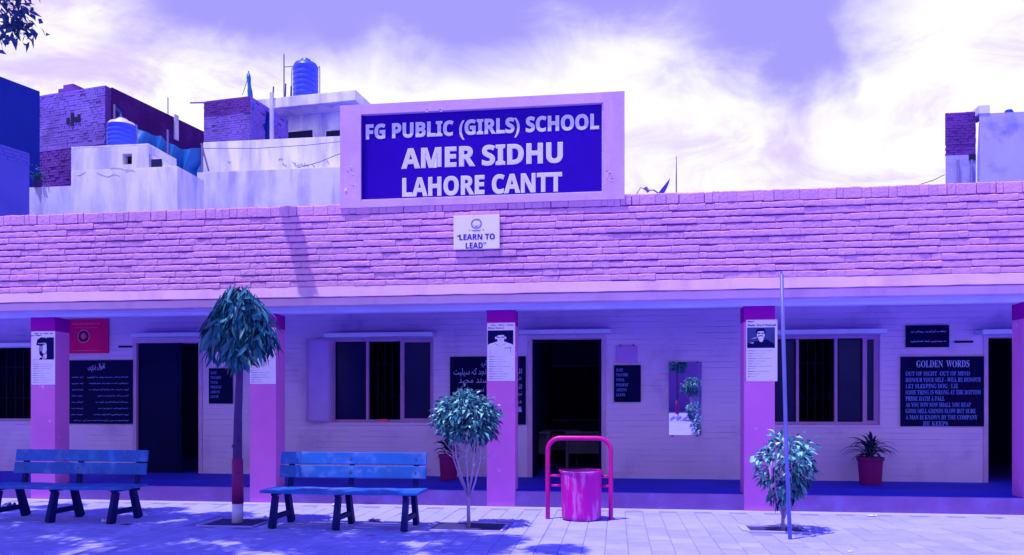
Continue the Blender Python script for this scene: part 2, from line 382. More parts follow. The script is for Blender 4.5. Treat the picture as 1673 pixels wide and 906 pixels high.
# pavers in stretcher rows that run away from the camera, joints open
def paver_mesh(seed, lx, ly):
    rg = random.Random(seed); b = .006; mb = MB()
    z = [rg.uniform(-.0016, .0016) for _ in range(4)]
    X = (-lx / 2, lx / 2); Y = (-ly / 2, ly / 2)
    top = [(X[0] + b, Y[0] + b, z[0]), (X[1] - b, Y[0] + b, z[1]), (X[1] - b, Y[1] - b, z[2]), (X[0] + b, Y[1] - b, z[3])]
    mid = [(X[0], Y[0], -.005), (X[1], Y[0], -.005), (X[1], Y[1], -.005), (X[0], Y[1], -.005)]
    lo = [(p[0], p[1], -.03) for p in mid]
    mb.add(top + mid + lo, [(0, 1, 2, 3)] + [(4 + i, 4 + (i + 1) % 4, (i + 1) % 4, i) for i in range(4)] + [(8 + i, 8 + (i + 1) % 4, 4 + (i + 1) % 4, 4 + i) for i in range(4)])
    return mb
PW, PL = .232, .300
pav_me = []
for k in range(8):
    o = paver_mesh(k, PW - .005, PL - .013).build('paver', M_paver); pav_me.append(o.data); bpy.data.objects.remove(o)
pits = []                                              # tree pits: x0, y0, x1, y1
pA, pB, pCt = PG(388, 853), PG(766, 860), PG(1280, 866)
for p, hw, hd in ((pA, .33, .30), (pB, .42, .30), (pCt, .44, .24)):
    pits.append((p.x - hw, p.y - hd, p.x + hw, p.y + hd))
pits[2] = (pCt.x - .40, pCt.y - .16, pCt.x + .22, pCt.y + .26)
cells = []
KY = DC - .22
for i in range(-50, 40):
    x = i * PW
    for j in range(-4, 40):
        y = KY - (j + .5) * PL - (PL / 2 if i % 2 else 0)
        if y + PL / 2 > KY + .001 or y < 4.5: continue
        if any(a - PW * .45 < x < c + PW * .45 and b - PL * .45 < y < d + PL * .45 for a, b, c, d in pits): continue
        zd = ZD(x, y); px = CX + FPX * (C_ * x + S_ * y) / zd; py = HY + FPX * EYE / zd
        vis = -30 < px < 1703 and py < 915
        cells.append((0 if vis else 1, zd, x, y))
cells.sort(); rg = random.Random(3); rest = MB()
for n, (nv, zd, x, y) in enumerate(cells):
    dz = rg.uniform(-.0025, .0025); tx, ty = rg.uniform(-.004, .004), rg.uniform(-.004, .004)
    if n < 300 and not nv:
        inst('paver', pav_me[n % 8], ground, Matrix.Translation((x, y, dz + .02 - .02)) @ Matrix.Rotation(rg.uniform(-.012, .012), 4, 'Z') @ Matrix.Rotation(tx, 4, 'X') @ Matrix.Rotation(ty, 4, 'Y'))
    else:
        pm = paver_mesh(n, PW - .005, PL - .013); rest.add([(vx + x, vy + y, vz + dz + tx * vy + ty * vx) for vx, vy, vz in pm.v], pm.f)
rest.build('pavers', M_paver, ground, kind='stuff')
# far paving behind the camera: plain sheet just under the pavers' tops
k = MB(); k.box(-14, DC - .215, -.05, 10, DC - .004, .004)
k.build('kerb_strip', M_kerb, kind='structure', bevel=.01)
fp = MB(); fp.box(-30, -14, -.019, 30, 4.7, -.006); fp.build('courtyard_paving', M_paver, kind='structure')
# side paving out of view, so that the light is even
for i, (a, b) in enumerate(((-30, -11.5), (9.2, 30))):
    q = MB(); q.box(a, 4.704, -.0188, b, 20, -.0062); q.build('courtyard_paving', M_paver, kind='structure')

# ================================================================== THE SCHOOL
X0, X1 = -13.0, 9.4
school = thing('school_building', (0, 0, 0), 'long single storey violet brick school front with a columned veranda', 'building')
# --- plinth, floor, roof, beam, bands
m = MB(); m.box(X0, DC, -.05, X1, DC + .3, FLZ - .006); m.build('plinth', M_plinth, school, bevel=.012)
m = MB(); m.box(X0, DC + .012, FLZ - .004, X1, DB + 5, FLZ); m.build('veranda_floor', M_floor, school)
m = MB(); m.box(X0, DC + .16, 3.12, X1, DB + 5.2, 3.34); m.build('roof_slab', M_ceil, school)
m = MB(); m.box(X0, DC - .02, 2.836, X1, DC + .15, 3.118); m.box(X0, DF + .04, 2.876, X1, DC - .021, 2.96); m.build('beam', M_beam, school, bevel=.006)
BZ0, BZ1, BZ2 = 2.871, 2.988, 3.131
# plaster bands, with a long uneven edge
def strip(z0, z1, y, th, seed, name, lean=0):
    rg = random.Random(seed); mb = MB(); n = 120; r = []
    for i in range(n + 1):
        x = X0 + (X1 - X0) * i / n; a = rg.uniform(-.004, .004); c = rg.uniform(-.003, .003); yy = y + mnoise.noise((x * 1.3, seed, 0)) * .006
        r.append([(x, yy + th, z0 + a), (x, yy - lean, z0 + a + .004), (x, yy + .001, z1 + c - .006), (x, yy + .008, z1 + c), (x, yy + th, z1 + c)])
    for p, q in zip(r, r[1:]):
        for i in range(4): mb.add([p[i], q[i], q[i + 1], p[i + 1]], [(0, 1, 2, 3)])
    return mb.build(name, M_band, school)
strip(BZ0, BZ1 - .004, DF + .022, .2, 1, 'plaster_band')
strip(BZ1, BZ2, DF - .002, .2, 2, 'plaster_band', .020)
# parapet backing and bricks: eleven stretcher courses and a soldier course on top
PT_ = 4.293
m = MB(); m.box(X0, DF + .030, BZ2 - .002, X1, DF + .22, PT_ - .02)
m.build('parapet_core', M_joint, school)
m = MB(); m.box(X0, DF + .22, 3.342, X1, DF + .25, PT_ - .06); m.build('parapet_rear_plaster', M_band, school)
def brick_mesh(seed, L, H, dep, nx=4, rough=.0022, top=.0040, ee=.0045):
    # a thickly painted brick: rounded long edges, ends almost filled with paint
    rg = random.Random(seed); mb = MB(); et, eb = .012, .009
    xs = [-L / 2 + ee + (L - 2 * ee) * i / nx for i in range(nx + 1)]; W = nx + 1
    rows = ((-H / 2, .022), (-H / 2 + .002, .004), (-H / 2 + .008, .0), (0, -.0008), (H / 2 - .015, .000), (H / 2 - .003, .0075), (H / 2, .024))
    wv = [rg.uniform(-top, top) for _ in range(W)]; wy = [rg.uniform(-rough, rough) for _ in range(W)]; vs = []
    for k, (z, y) in enumerate(rows):
        for xi, x in enumerate(xs):
            dz = wv[xi] if k >= 4 else wv[(xi * 3 + 1) % W] * .8 if k < 3 else 0
            vs.append((x, y + wy[xi] + rg.uniform(-rough, rough) * .6, z + dz))
    F = [(k * W + i, k * W + i + 1, (k + 1) * W + i + 1, (k + 1) * W + i) for k in range(len(rows) - 1) for i in range(nx)]
    n = len(rows); b = len(vs)
    for sx, xi in ((-1, 0), (1, nx)):
        for k in range(n): x, y, z = vs[k * W + xi]; vs.append((sx * L / 2, y + .006, z))
        for k in range(n): x, y, z = vs[k * W + xi]; vs.append((sx * L / 2, dep, z))
    for q, xi in ((0, 0), (1, nx)):
        o = b + q * 2 * n
        for k in range(n - 1):
            f1 = (k * W + xi, (k + 1) * W + xi, o + k + 1, o + k); f2 = (o + k, o + k + 1, o + n + k + 1, o + n + k)
            F += [f1, f2] if q == 0 else [f1[::-1], f2[::-1]]
    t = (n - 1) * W
    vs += [(xs[0], dep, H / 2), (xs[-1], dep, H / 2)]
    F.append(tuple(t + i for i in range(W)) + (len(vs) - 1, len(vs) - 2))
    return mb.add(vs, F)
NC = 11; CH = (PT_ - .152 - BZ2) / NC
def parapet():
    rg = random.Random(11); spots = []
    vis = []
    for c in range(NC):
        cdy = rg.uniform(-.006, .006); z = BZ2 + CH * (c + .5); x = X0 + (c % 2) * .11 + rg.uniform(0, .1)
        while x < X1 - .1:
            L = rg.choice((.12, .23, .23, .23, .24, .30, .36, .46))
            cdy = cdy * .5 + rg.uniform(-.006, .006); spots.append((ZD(x, DF), x + L / 2, z + rg.uniform(-.002, .002), L, CH - rg.choice((.008, .010, .014, .017)), cdy + rg.uniform(-.003, .003), rg.uniform(-.008, .008)))
            x += L + .0005
    x = X0 + .02
    while x < X1 - .1:
        L = rg.choice((.08, .11, .11, .15, .22)) * rg.uniform(.9, 1.1); spots.append((ZD(x, DF), x + L / 2, PT_ - .075 + rg.uniform(-.003, .003), L, .146 + rg.uniform(-.003, .003), rg.uniform(-.004, .004), rg.uniform(-.012, .012)))
        x += L + rg.choice((.001, .001, .003, .010))
    def order(s):
        px = CX + FPX * (C_ * s[1] + S_ * DF) / s[0]
        return (0 if px < 1690 else 1, s[0])
    spots.sort(key=order)
    cache = {}; mass = MB()
    for n, (zd, x, z, L, H, dy, tl) in enumerate(spots):
        if n < 300:
            key = (round(L, 2), round(H, 3), n % 5)
            if key not in cache:
                o = brick_mesh(n, key[0], key[1], .055, nx=max(2, int(L / .055))).build('brick', M_fascia); cache[key] = o.data; bpy.data.objects.remove(o)
            inst('brick', cache[key], school, Matrix.Translation((x, DF + dy, z)) @ Matrix.Rotation(tl * .5, 4, 'Y') @ Matrix.Rotation(tl * 2, 4, 'X') @ Matrix.Rotation(tl * .3, 4, 'Z'))
        else:
            b = brick_mesh(n, L, H, .055, nx=max(2, int(L / .055)))
            mass.add([(vx * 1 + x + vz * tl * .5, vy + DF + dy + vz * -tl * 2, vz + z - vx * tl * .5) for vx, vy, vz in b.v], b.f)
    mass.build('bricks', M_fascia, school, kind='stuff')
parapet()
# --- columns
COLX = [-12.70 + 3.612 * i for i in range(7)]
CW, CD = .415, .33
column_of = {}
for i, x in enumerate(COLX):
    m = MB(); m.box(x, DC - .006, FLZ - .23, x + CW, DC + CD, 2.62); c = m.build('column', M_column, school, bevel=.012)
    m = MB(); m.box(x - .002, DC - .009, 2.62, x + CW + .002, DC + CD + .002, 2.834); m.build('shaded_column_top', M_columntop, c, bevel=.008)  # top of the shaft, darker: shade below the beam painted in
# --- back wall with its openings
def opening(pxa, pxb, pya, pyb):
    pm = (pxa + pxb) / 2
    return [PX(pxa, DB), PX(pxb, DB), PZ(pm, pyb, DB), PZ(pm, pya, DB)]
OP = {'w0': [PX(-120, DB), PX(51, DB), PZ(0, 688, DB), PZ(0, 560, DB)],
      'd0': [PX(217, DB), PX(331, DB), FLZ, PZ(270, 553, DB)],
      'w1': opening(541, 708, 552, 690), 'd1': [PX(862, DB), PX(990, DB), FLZ, PZ(926, 546, DB)],
      'w2': opening(1262, 1438, 547, 694), 'd2': [PX(1606, DB), PX(1735, DB), FLZ, PZ(1650, 543, DB)]}
WT = .24
WTOP = 3.116
def course_wall(mb, x0, x1, z0, z1):                   # whitewashed courses, each a hair proud or shy of the next, joints sunk
    if x1 - x0 < .01: return
    z = FLZ
    rgc = random.Random(5); n = max(1, int((x1 - x0) / .28))
    while z < z1 - 1e-4:
        a, b = max(z, z0), min(z + .0975, z1); dy = rgc.uniform(-.0012, .0012); gd = .001; on = 1
        if b - a > .004:
            g_ = min(.004, (b - a) / 3)
            for i in range(n):
                xa, xb = x0 + (x1 - x0) * i / n, x0 + (x1 - x0) * (i + 1) / n
                on = (rgc.random() < .72) if on else (rgc.random() < .45); gd = rgc.choice((.002, .004, .006, .008)) * (1.2 if z > 2 else .8) if on else .0006
                ya = DB + dy + mnoise.noise((xa * 1.7, z * 9, 3)) * .006; yb = DB + dy + mnoise.noise((xb * 1.7, z * 9, 3)) * .006
                mb.add([(xa, ya + gd, a), (xb, yb + gd, a), (xb, yb, a + g_), (xa, ya, a + g_), (xb, yb, b - g_), (xa, ya, b - g_), (xb, yb + gd, b), (xa, ya + gd, b)],
                       [(0, 1, 2, 3), (3, 2, 4, 5), (5, 4, 6, 7)])
        z += .0975
m = MB(); ops = sorted(OP.values()); x = X0
for o in ops + [[X1, X1, 0, 0]]:
    course_wall(m, x, o[0], FLZ, WTOP); m.box(x, DB + .012, FLZ, o[0], DB + WT, WTOP)
    if o[2] > FLZ + .01 and o[1] > o[0]:
        course_wall(m, o[0], o[1], FLZ, o[2]); m.box(o[0], DB + .012, FLZ, o[1], DB + WT, o[2])
    if o[1] > o[0]:
        course_wall(m, o[0], o[1], o[3], WTOP); m.box(o[0], DB + .012, o[3], o[1], DB + WT, WTOP)
    x = o[1]
m.build('back_wall', M_wall, school)
# rooms
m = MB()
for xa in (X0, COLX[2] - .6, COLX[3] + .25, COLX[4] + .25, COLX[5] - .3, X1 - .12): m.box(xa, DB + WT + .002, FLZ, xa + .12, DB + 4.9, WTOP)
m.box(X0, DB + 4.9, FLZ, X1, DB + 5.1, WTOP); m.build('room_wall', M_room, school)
# lintel shelves over the openings
for (pa, pb, py) in ((-90, 58, 563), (213, 346, 546), (529, 706, 546), (847, 998, 541), (1258, 1450, 541), (1606, 1760, 540)):
    xa, xb = PX(pa, DB - .3), PX(pb, DB - .3); z = PZ((pa + pb) / 2 if pa > 0 else 0 if pa < 0 and pb < 100 else pa, py, DB - .3)
    if pa > 1600: z = PZ(1640, 541, DB - .3)
    m = MB(); m.box(xa, DB - .30, z - .035, xb, DB + .004, z + .035); m.build('lintel_shelf', M_beam, school, bevel=.008)
# windows
def window(op, bars, mull, open_bay, fr=.05):
    x0, x1, z0, z1 = op; yf = DB + .07
    m = MB(); m.box(x0, yf, z1 - fr, x1, yf + .07, z1); m.box(x0, yf, z0, x1, yf + .07, z0 + fr)
    for xx in (x0, x1 - fr): m.box(xx, yf, z0 + fr, xx + fr, yf + .07, z1 - fr)
    w = m.build('window', M_frame, school, bevel=.004)
    s = MB(); s.box(x0 - .03, DB - .02, z0 - .045, x1 + .03, DB + .07, z0 - .002); s.build('window_sill', M_wall, w, bevel=.006)
    xs = [x0 + fr] + [PX(q, yf) for q in mull] + [x1 - fr]
    for q in xs[1:-1]:
        mm = MB(); mm.box(q - .022, yf + .003, z0 + fr, q + .022, yf + .066, z1 - fr); mm.build('mullion', M_frame, w, bevel=.003)
    for i, (a, b) in enumerate(zip(xs, xs[1:])):
        a += .024 if i else 0; b -= .024 if i < len(xs) - 2 else 0
        if i != open_bay:
            p = MB(); p.box(a + .002, yf + .03, z0 + fr + .002, b - .002, yf + .035, z1 - fr - .002); p.build('glass_pane', M_glass, w)
            p = MB(); t = .022
            p.box(a, yf + .012, z0 + fr, a + t, yf + .048, z1 - fr); p.box(b - t, yf + .012, z0 + fr, b, yf + .048, z1 - fr)
            p.box(a + t, yf + .012, z0 + fr, b - t, yf + .048, z0 + fr + t); p.box(a + t, yf + .012, z1 - fr - t, b - t, yf + .048, z1 - fr)
            p.build('casement', M_frame if i == len(xs) - 2 else M_grille, w)
    # iron grille behind
    n = bars; yb = yf + .12
    for i in range(n):
        xx = x0 + fr + (x1 - x0 - 2 * fr) * (i + .5) / n
        p = MB(); p.tube([(xx, yb, z0 + .01), (xx, yb, z1 - .01)], .007, 6)
        if i % 2:
            zc = (z0 + z1) / 2
            for sgn in (-1, 1):
                p.tube([(xx, yb + .001, zc + sgn * .18)] + [(xx + .035 * math.sin(t / 8 * 6.28), yb + .001, zc + sgn * (.18 + .05 * (1 - math.cos(t / 8 * 6.28)))) for t in range(1, 9)], .005, 5)
        p.build('grille_bar', M_grille, w)
    for zz in (z0 + (z1 - z0) * .3, z0 + (z1 - z0) * .7):
        p = MB(); p.tube([(x0 + .01, yb + .012, zz), (x1 - .01, yb + .012, zz)], .006, 6); p.build('grille_rail', M_grille, w)
    return w
w0 = window(OP['w0'], 12, [-60], 1)
w1 = window(OP['w1'], 13, [600, 656], 1)
w2 = window(OP['w2'], 13, [1303, 1366, 1412], 1)
xx = PX(626, DB); zz = OP['w1'][2]
t = thing('folded_cloth', (xx, DB + .03, zz), 'small pink cloth lying on the sill of the middle window', 'cloth'); m = MB(); m.box(xx - .10, DB + .005, zz - .001, xx + .10, DB + .066, zz + .035); m.box(xx - .08, DB + .0, zz + .036, xx + .07, DB + .064, zz + .06); m.build('cloth', M_redtext, t, bevel=.012)
# open shutter of the middle window, swung out against the wall, and the inner frame cheek of the right one
def shutter(parent, hx, z0, z1, wd, ang):
    u = Vector((-math.cos(ang), -math.sin(ang), 0)); n = Vector((math.sin(ang), -math.cos(ang), 0)); o = Vector((hx, DB - .012, z0))
    m = MB(); m.obox(o, u, n, (0, 0, 1), wd, .03, z1 - z0); s = m.build('shutter', M_shutter, parent, bevel=.003)
    f = MB(); t = .035; q = o + n * .0305
    f.obox(q, u, n, (0, 0, 1), t, .012, z1 - z0); f.obox(q + u * (wd - t), u, n, (0, 0, 1), t, .012, z1 - z0)
    f.obox(q + u * t, u, n, (0, 0, 1), wd - 2 * t, .012, t); f.obox(q + u * t + Vector((0, 0, z1 - z0 - t)), u, n, (0, 0, 1), wd - 2 * t, .012, t)
    f.build('shutter_frame', M_frame, s)
shutter(w1, OP['w1'][0] + .005, OP['w1'][2] + .01, OP['w1'][3] - .01, .43, .22)
# doors
def door(op, leaf_to, inner, rail=True):
    x0, x1, z0, z1 = op; t = .075; y0 = DB - .012
    m = MB(); m.box(x0, y0, z0, x0 + t, DB + .12, z1 - t); m.box(x1 - t, y0, z0, x1, DB + .12, z1 - t); m.box(x0, y0, z1 - t, x1, DB + .12, z1)
    d = m.build('door', M_jamb, school, bevel=.005)
    if leaf_to:
        a, b = x0 + t + .004, leaf_to
        m = MB(); m.box(a, DB + .05, z0 + .012, b, DB + .085, z1 - t - .004)
        for zz in (z0 + .15, z0 + 1.0, z0 + 1.75): m.box(a + .06, DB + .038, zz, b - .06, DB + .05, zz + (.65 if zz < z0 + 1.7 else .3))
        m.box(b - .03, DB + .03, z0 + 1.05, b - .015, DB + .05, z0 + 1.2)
        m.build('door_leaf', M_doorleaf, d, bevel=.004)
    # a leaf folded back into the room
    m = MB(); wleaf = (x1 - x0 - 2 * t) / 2; xx = x1 - t - .045
    m.box(xx, DB + .13, z0 + .012, xx + .04, DB + .13 + wleaf, z1 - t - .004); m.build('door_leaf', M_doorleaf, d, bevel=.004)
    if inner:
        xx = x0 + t + .004; m = MB(); m.box(xx, DB + .13, z0 + .012, xx + .04, DB + .13 + wleaf, z1 - t - .004); m.build('door_leaf', M_doorleaf, d, bevel=.004)
    return d
door(OP['d0'], PX(294, DB), False); door(OP['d1'], None, True); door(OP['d2'], None, True)
# things inside the middle classroom
cx = PX(925, DB + 4.8)
bb = thing('classroom_blackboard', (cx, DB + 4.86, 1.0), 'dark blackboard on the far wall of the middle classroom, seen through its door', 'blackboard')
m = MB(); m.box(cx - 1.2, DB + 4.86, 1.15, cx + 1.2, DB + 4.895, 2.35); m.build('slate', M_black, bb, bevel=.004)
m = MB()
for a in ((cx - 1.25, 1.10, cx + 1.25, 1.148), (cx - 1.25, 2.352, cx + 1.25, 2.40)): m.box(a[0], DB + 4.85, a[1], a[2], DB + 4.895, a[3])
m.build('slate_frame', M_desk, bb)
def desk(x, y, lab):
    t = thing('school_desk', (x, y, FLZ), lab, 'desk', 'desks inside the middle classroom')
    m = MB(); m.box(x - .45, y, FLZ + .70, x + .45, y + .42, FLZ + .735); m.build('desk_top', M_desk, t, bevel=.005)
    m = MB(); m.box(x - .42, y + .38, FLZ + .3, x + .42, y + .40, FLZ + .69); m.build('front_board', M_desk, t)
    for sx in (-1, 1):
        for sy in (.03, .36):
            m = MB(); m.box(x + sx * .41 - .018, y + sy - .018, FLZ, x + sx * .41 + .018, y + sy + .018, FLZ + .698); m.build('leg', M_desk, t)
for dx, dy, lab in ((-.75, 1.3, 'shadowed desk just inside the middle doorway on its left'), (.42, 1.5, 'shadowed desk inside the middle doorway on its right behind the bin'), (-.2, 2.6, 'shadowed desk deepest in the middle classroom before the blackboard')): desk(PX(925, DB + dy) + dx, DB + dy, lab)

# ================================================================== SIGN AND PLAQUE
YS = DF - .022
SX0, SX1, SZ0, SZ1 = PX(555.5, YS), PX(1020.5, YS), PZ(557, 340, YS), PZ(555, 172, YS)
IX0, IX1, IZ0, IZ1 = PX(589.5, YS), PX(985.5, YS), PZ(590, 327.5, YS), PZ(590, 186.5, YS)
sign = thing('school_sign', (-1.9, YS, SZ0), 'large deep blue name board in a violet plaster frame above the parapet', 'sign')
def plaster_rect(name, x0, z0, x1, z1, y0, y1, seed, mt):
    rg = random.Random(seed); nx = max(1, int((x1 - x0) / .1)); nz = max(1, int((z1 - z0) / .1)); mb = MB()
    def P(i, j):
        x = x0 + (x1 - x0) * i / nx; z = z0 + (z1 - z0) * j / nz
        return (x, y0 + mnoise.noise((x * 2.3, z * 2.3, seed)) * .006, z)
    vs = [P(i, j) for j in range(nz + 1) for i in range(nx + 1)]
    fs = [(j * (nx + 1) + i, j * (nx + 1) + i + 1, (j + 1) * (nx + 1) + i + 1, (j + 1) * (nx + 1) + i) for j in range(nz) for i in range(nx)]
    mb.add(vs, fs)
    ring = [i for i in range(nx + 1)] + [j * (nx + 1) + nx for j in range(1, nz + 1)] + [nz * (nx + 1) + i for i in range(nx - 1, -1, -1)] + [j * (nx + 1) for j in range(nz - 1, 0, -1)]
    n = len(ring)
    bv = [vs[i] for i in ring] + [(vs[i][0], y1, vs[i][2]) for i in ring]
    mb.add(bv, [((i + 1) % n, i, n + i, n + (i + 1) % n) for i in range(n)])
    return mb
for r in ((SX0, SZ0, IX0, SZ1), (IX1, SZ0, SX1, SZ1), (IX0 + .001, IZ1, IX1 - .001, SZ1 - .001), (IX0 + .001, SZ0 + .002, IX1 - .001, IZ0)):
    plaster_rect('sign_surround', *r, YS, YS + .155, int(r[0] * 10), M_band).build('sign_surround', M_band, sign)
m = MB(); m.box(SX0 + .05, YS + .156, SZ0 + .05, SX1 - .05, YS + .25, SZ1 - .05); m.build('sign_backing', M_band, sign)
m = MB(); m.box(IX0 + .004, YS + .064, IZ0 + .004, IX1 - .004, YS + .085, IZ1 - .004); m.build('sign_panel', M_signblue, sign)
m = MB(); t = .018
m.box(IX0 + .002, YS + .012, IZ0 + .001, IX1 - .002, YS + .063, IZ0 + t); m.build('sign_trim', M_tin, sign, bevel=.003)
m = MB(); m.box(IX1 - t, YS + .02, IZ0 + t, IX1 - .002, YS + .063, IZ1 - .004); m.build('sign_trim', M_tin, sign, bevel=.003)
m = MB(); m.box(IX0 + .002, YS + .02, IZ0 + t, IX0 + t, YS + .063, IZ1 - .004); m.build('sign_trim', M_signblue, sign, bevel=.003)
def sign_line(body, x0, z0, x1, z1, bo=0.0):
    m = MB(); ext_text(m, bold(body), x0, z0, x1, z1, YS + .060, bo + .022, .0035); m.build('letter_edge', M_letter2, sign)
    m = MB(); ext_text(m, bold(body), x0, z0, x1, z1, YS + .0568, bo, .003); m.build('letters', M_letter, sign)
sign_line('FG PUBLIC (GIRLS) SCHOOL', PX(596, YS), PZ(596, 232, YS), PX(978, YS), PZ(596, 201, YS))
sign_line('AMER SIDHU', PX(655, YS), PZ(655, 273, YS), PX(918, YS), PZ(655, 241, YS))
sign_line('LAHORE CANTT', PX(656, YS), PZ(656, 319, YS), PX(917, YS), PZ(656, 289, YS))
m = MB(); m.tube([(PX(565, YS), YS - .012, PZ(565, 310, YS)), (PX(565, YS), YS + .01, PZ(565, 310, YS))], .018, 8); m.build('fixing_bolt', M_letter2, sign)
rg = random.Random(16)
for (pxa, pya, k) in ((993, 283, 5), (999, 292, 5), (571, 275, 3), (575, 282, 2), (578, 300, 2), (570, 302, 1), (700, 181, 3), (720, 178, 3)):
    for i in range(k):
        cx_, cz_ = PX(pxa, YS) + rg.uniform(-.03, .03), PZ(pxa, pya, YS) + rg.uniform(-.04, .04); m = MB(); n = 7
        m.poly([(cx_ + rg.uniform(.6, 1) * .018 * math.cos(6.283 * q / n), YS - .0075, cz_ + rg.uniform(.4, 1) * .010 * math.sin(6.283 * q / n)) for q in range(n)]); m.build('paint_chip', M_joint if i % 2 else M_letter, sign)
# plaque
YP = DF - .042
pa, pb = PX(741, YP), PX(816, YP); pz0, pz1 = PZ(778, 406.5, YP), PZ(778, 351, YP)
plaque = thing('motto_plaque', ((pa + pb) / 2, YP, pz0), 'small white plaque with a round blue emblem and motto below the big sign', 'plaque')
m = MB(); m.box(pa, YP, pz0, pb, YP + .030, pz1); m.build('plate', M_plaque, plaque, bevel=.006)
m = MB(); m.box(pa + .05, YP + .031, pz0 + .05, pb - .05, DF + .03, pz1 - .05); m.build('bracket', M_joint, plaque)
pw, ph = pb - pa, pz1 - pz0
m = MB(); put_text(m, bold('LEARN TO'), pa + .125 * pw, pz0 + .27 * ph, pa + .895 * pw, pz0 + .44 * ph, YP - .002, .0); put_text(m, bold('LEAD'), pa + .265 * pw, pz0 + .018 * ph, pa + .635 * pw, pz0 + .19 * ph, YP - .002, .0)
put_text(m, '\u201c', pa + .08 * pw, pz0 + .37 * ph, pa + .135 * pw, pz0 + .43 * ph, YP - .002, .02); put_text(m, '\u201d', pa + .65 * pw, pz0 + .13 * ph, pa + .71 * pw, pz0 + .19 * ph, YP - .002, .0)
V_ = list(m.v); F_ = list(m.f); m.add([(x + .0045, y_ - .0003, z_) for x, y_, z_ in V_], F_); m.add([(x + .0022, y_ - .0006, z_ + .003) for x, y_, z_ in V_], F_)
m.build('motto_letters', M_plaqueink, plaque)
ecx, ecz, er = pa + .5 * pw, pz0 + .745 * ph, .15 * ph
m = MB()
def disc(mb, cx, cz, r0, r1, y, n=28, a0=0, a1=6.2832, sx=1.1):
    for i in range(n):
        p, q = a0 + (a1 - a0) * i / n, a0 + (a1 - a0) * (i + 1) / n
        if r0 > 0: mb.add([(cx + sx * r0 * math.cos(p), y, cz + r0 * math.sin(p)), (cx + sx * r1 * math.cos(p), y, cz + r1 * math.sin(p)), (cx + sx * r1 * math.cos(q), y, cz + r1 * math.sin(q)), (cx + sx * r0 * math.cos(q), y, cz + r0 * math.sin(q))], [(0, 1, 2, 3)])
        else: mb.add([(cx, y, cz), (cx + sx * r1 * math.cos(p), y, cz + r1 * math.sin(p)), (cx + sx * r1 * math.cos(q), y, cz + r1 * math.sin(q))], [(0, 1, 2)])
disc(m, ecx, ecz, er * .74, er, YP - .002); disc(m, ecx, ecz, er * .45, er * .52, YP - .002, 16, 3.3, 6.1)
m.add([(ecx - .10 * pw, YP - .002, ecz - er * 1.22), (ecx + .10 * pw, YP - .002, ecz - er * 1.22), (ecx + .08 * pw, YP - .002, ecz - er * 1.45), (ecx - .08 * pw, YP - .002, ecz - er * 1.45)], [(0, 3, 2, 1)])
for sg in (-1, 1): m.add([(ecx + sg * .17 * pw, YP - .002, ecz - er * 1.13), (ecx + sg * .11 * pw, YP - .002, ecz - er * 1.22), (ecx + sg * .17 * pw, YP - .002, ecz - er * 1.35)], [(0, 1, 2)])
m.add([(ecx - .03 * pw, YP - .002, ecz - er * .62), (ecx + .03 * pw, YP - .002, ecz - er * .62), (ecx, YP - .002, ecz - er * .3)], [(0, 1, 2)])
m.build('emblem', M_emblem, plaque)

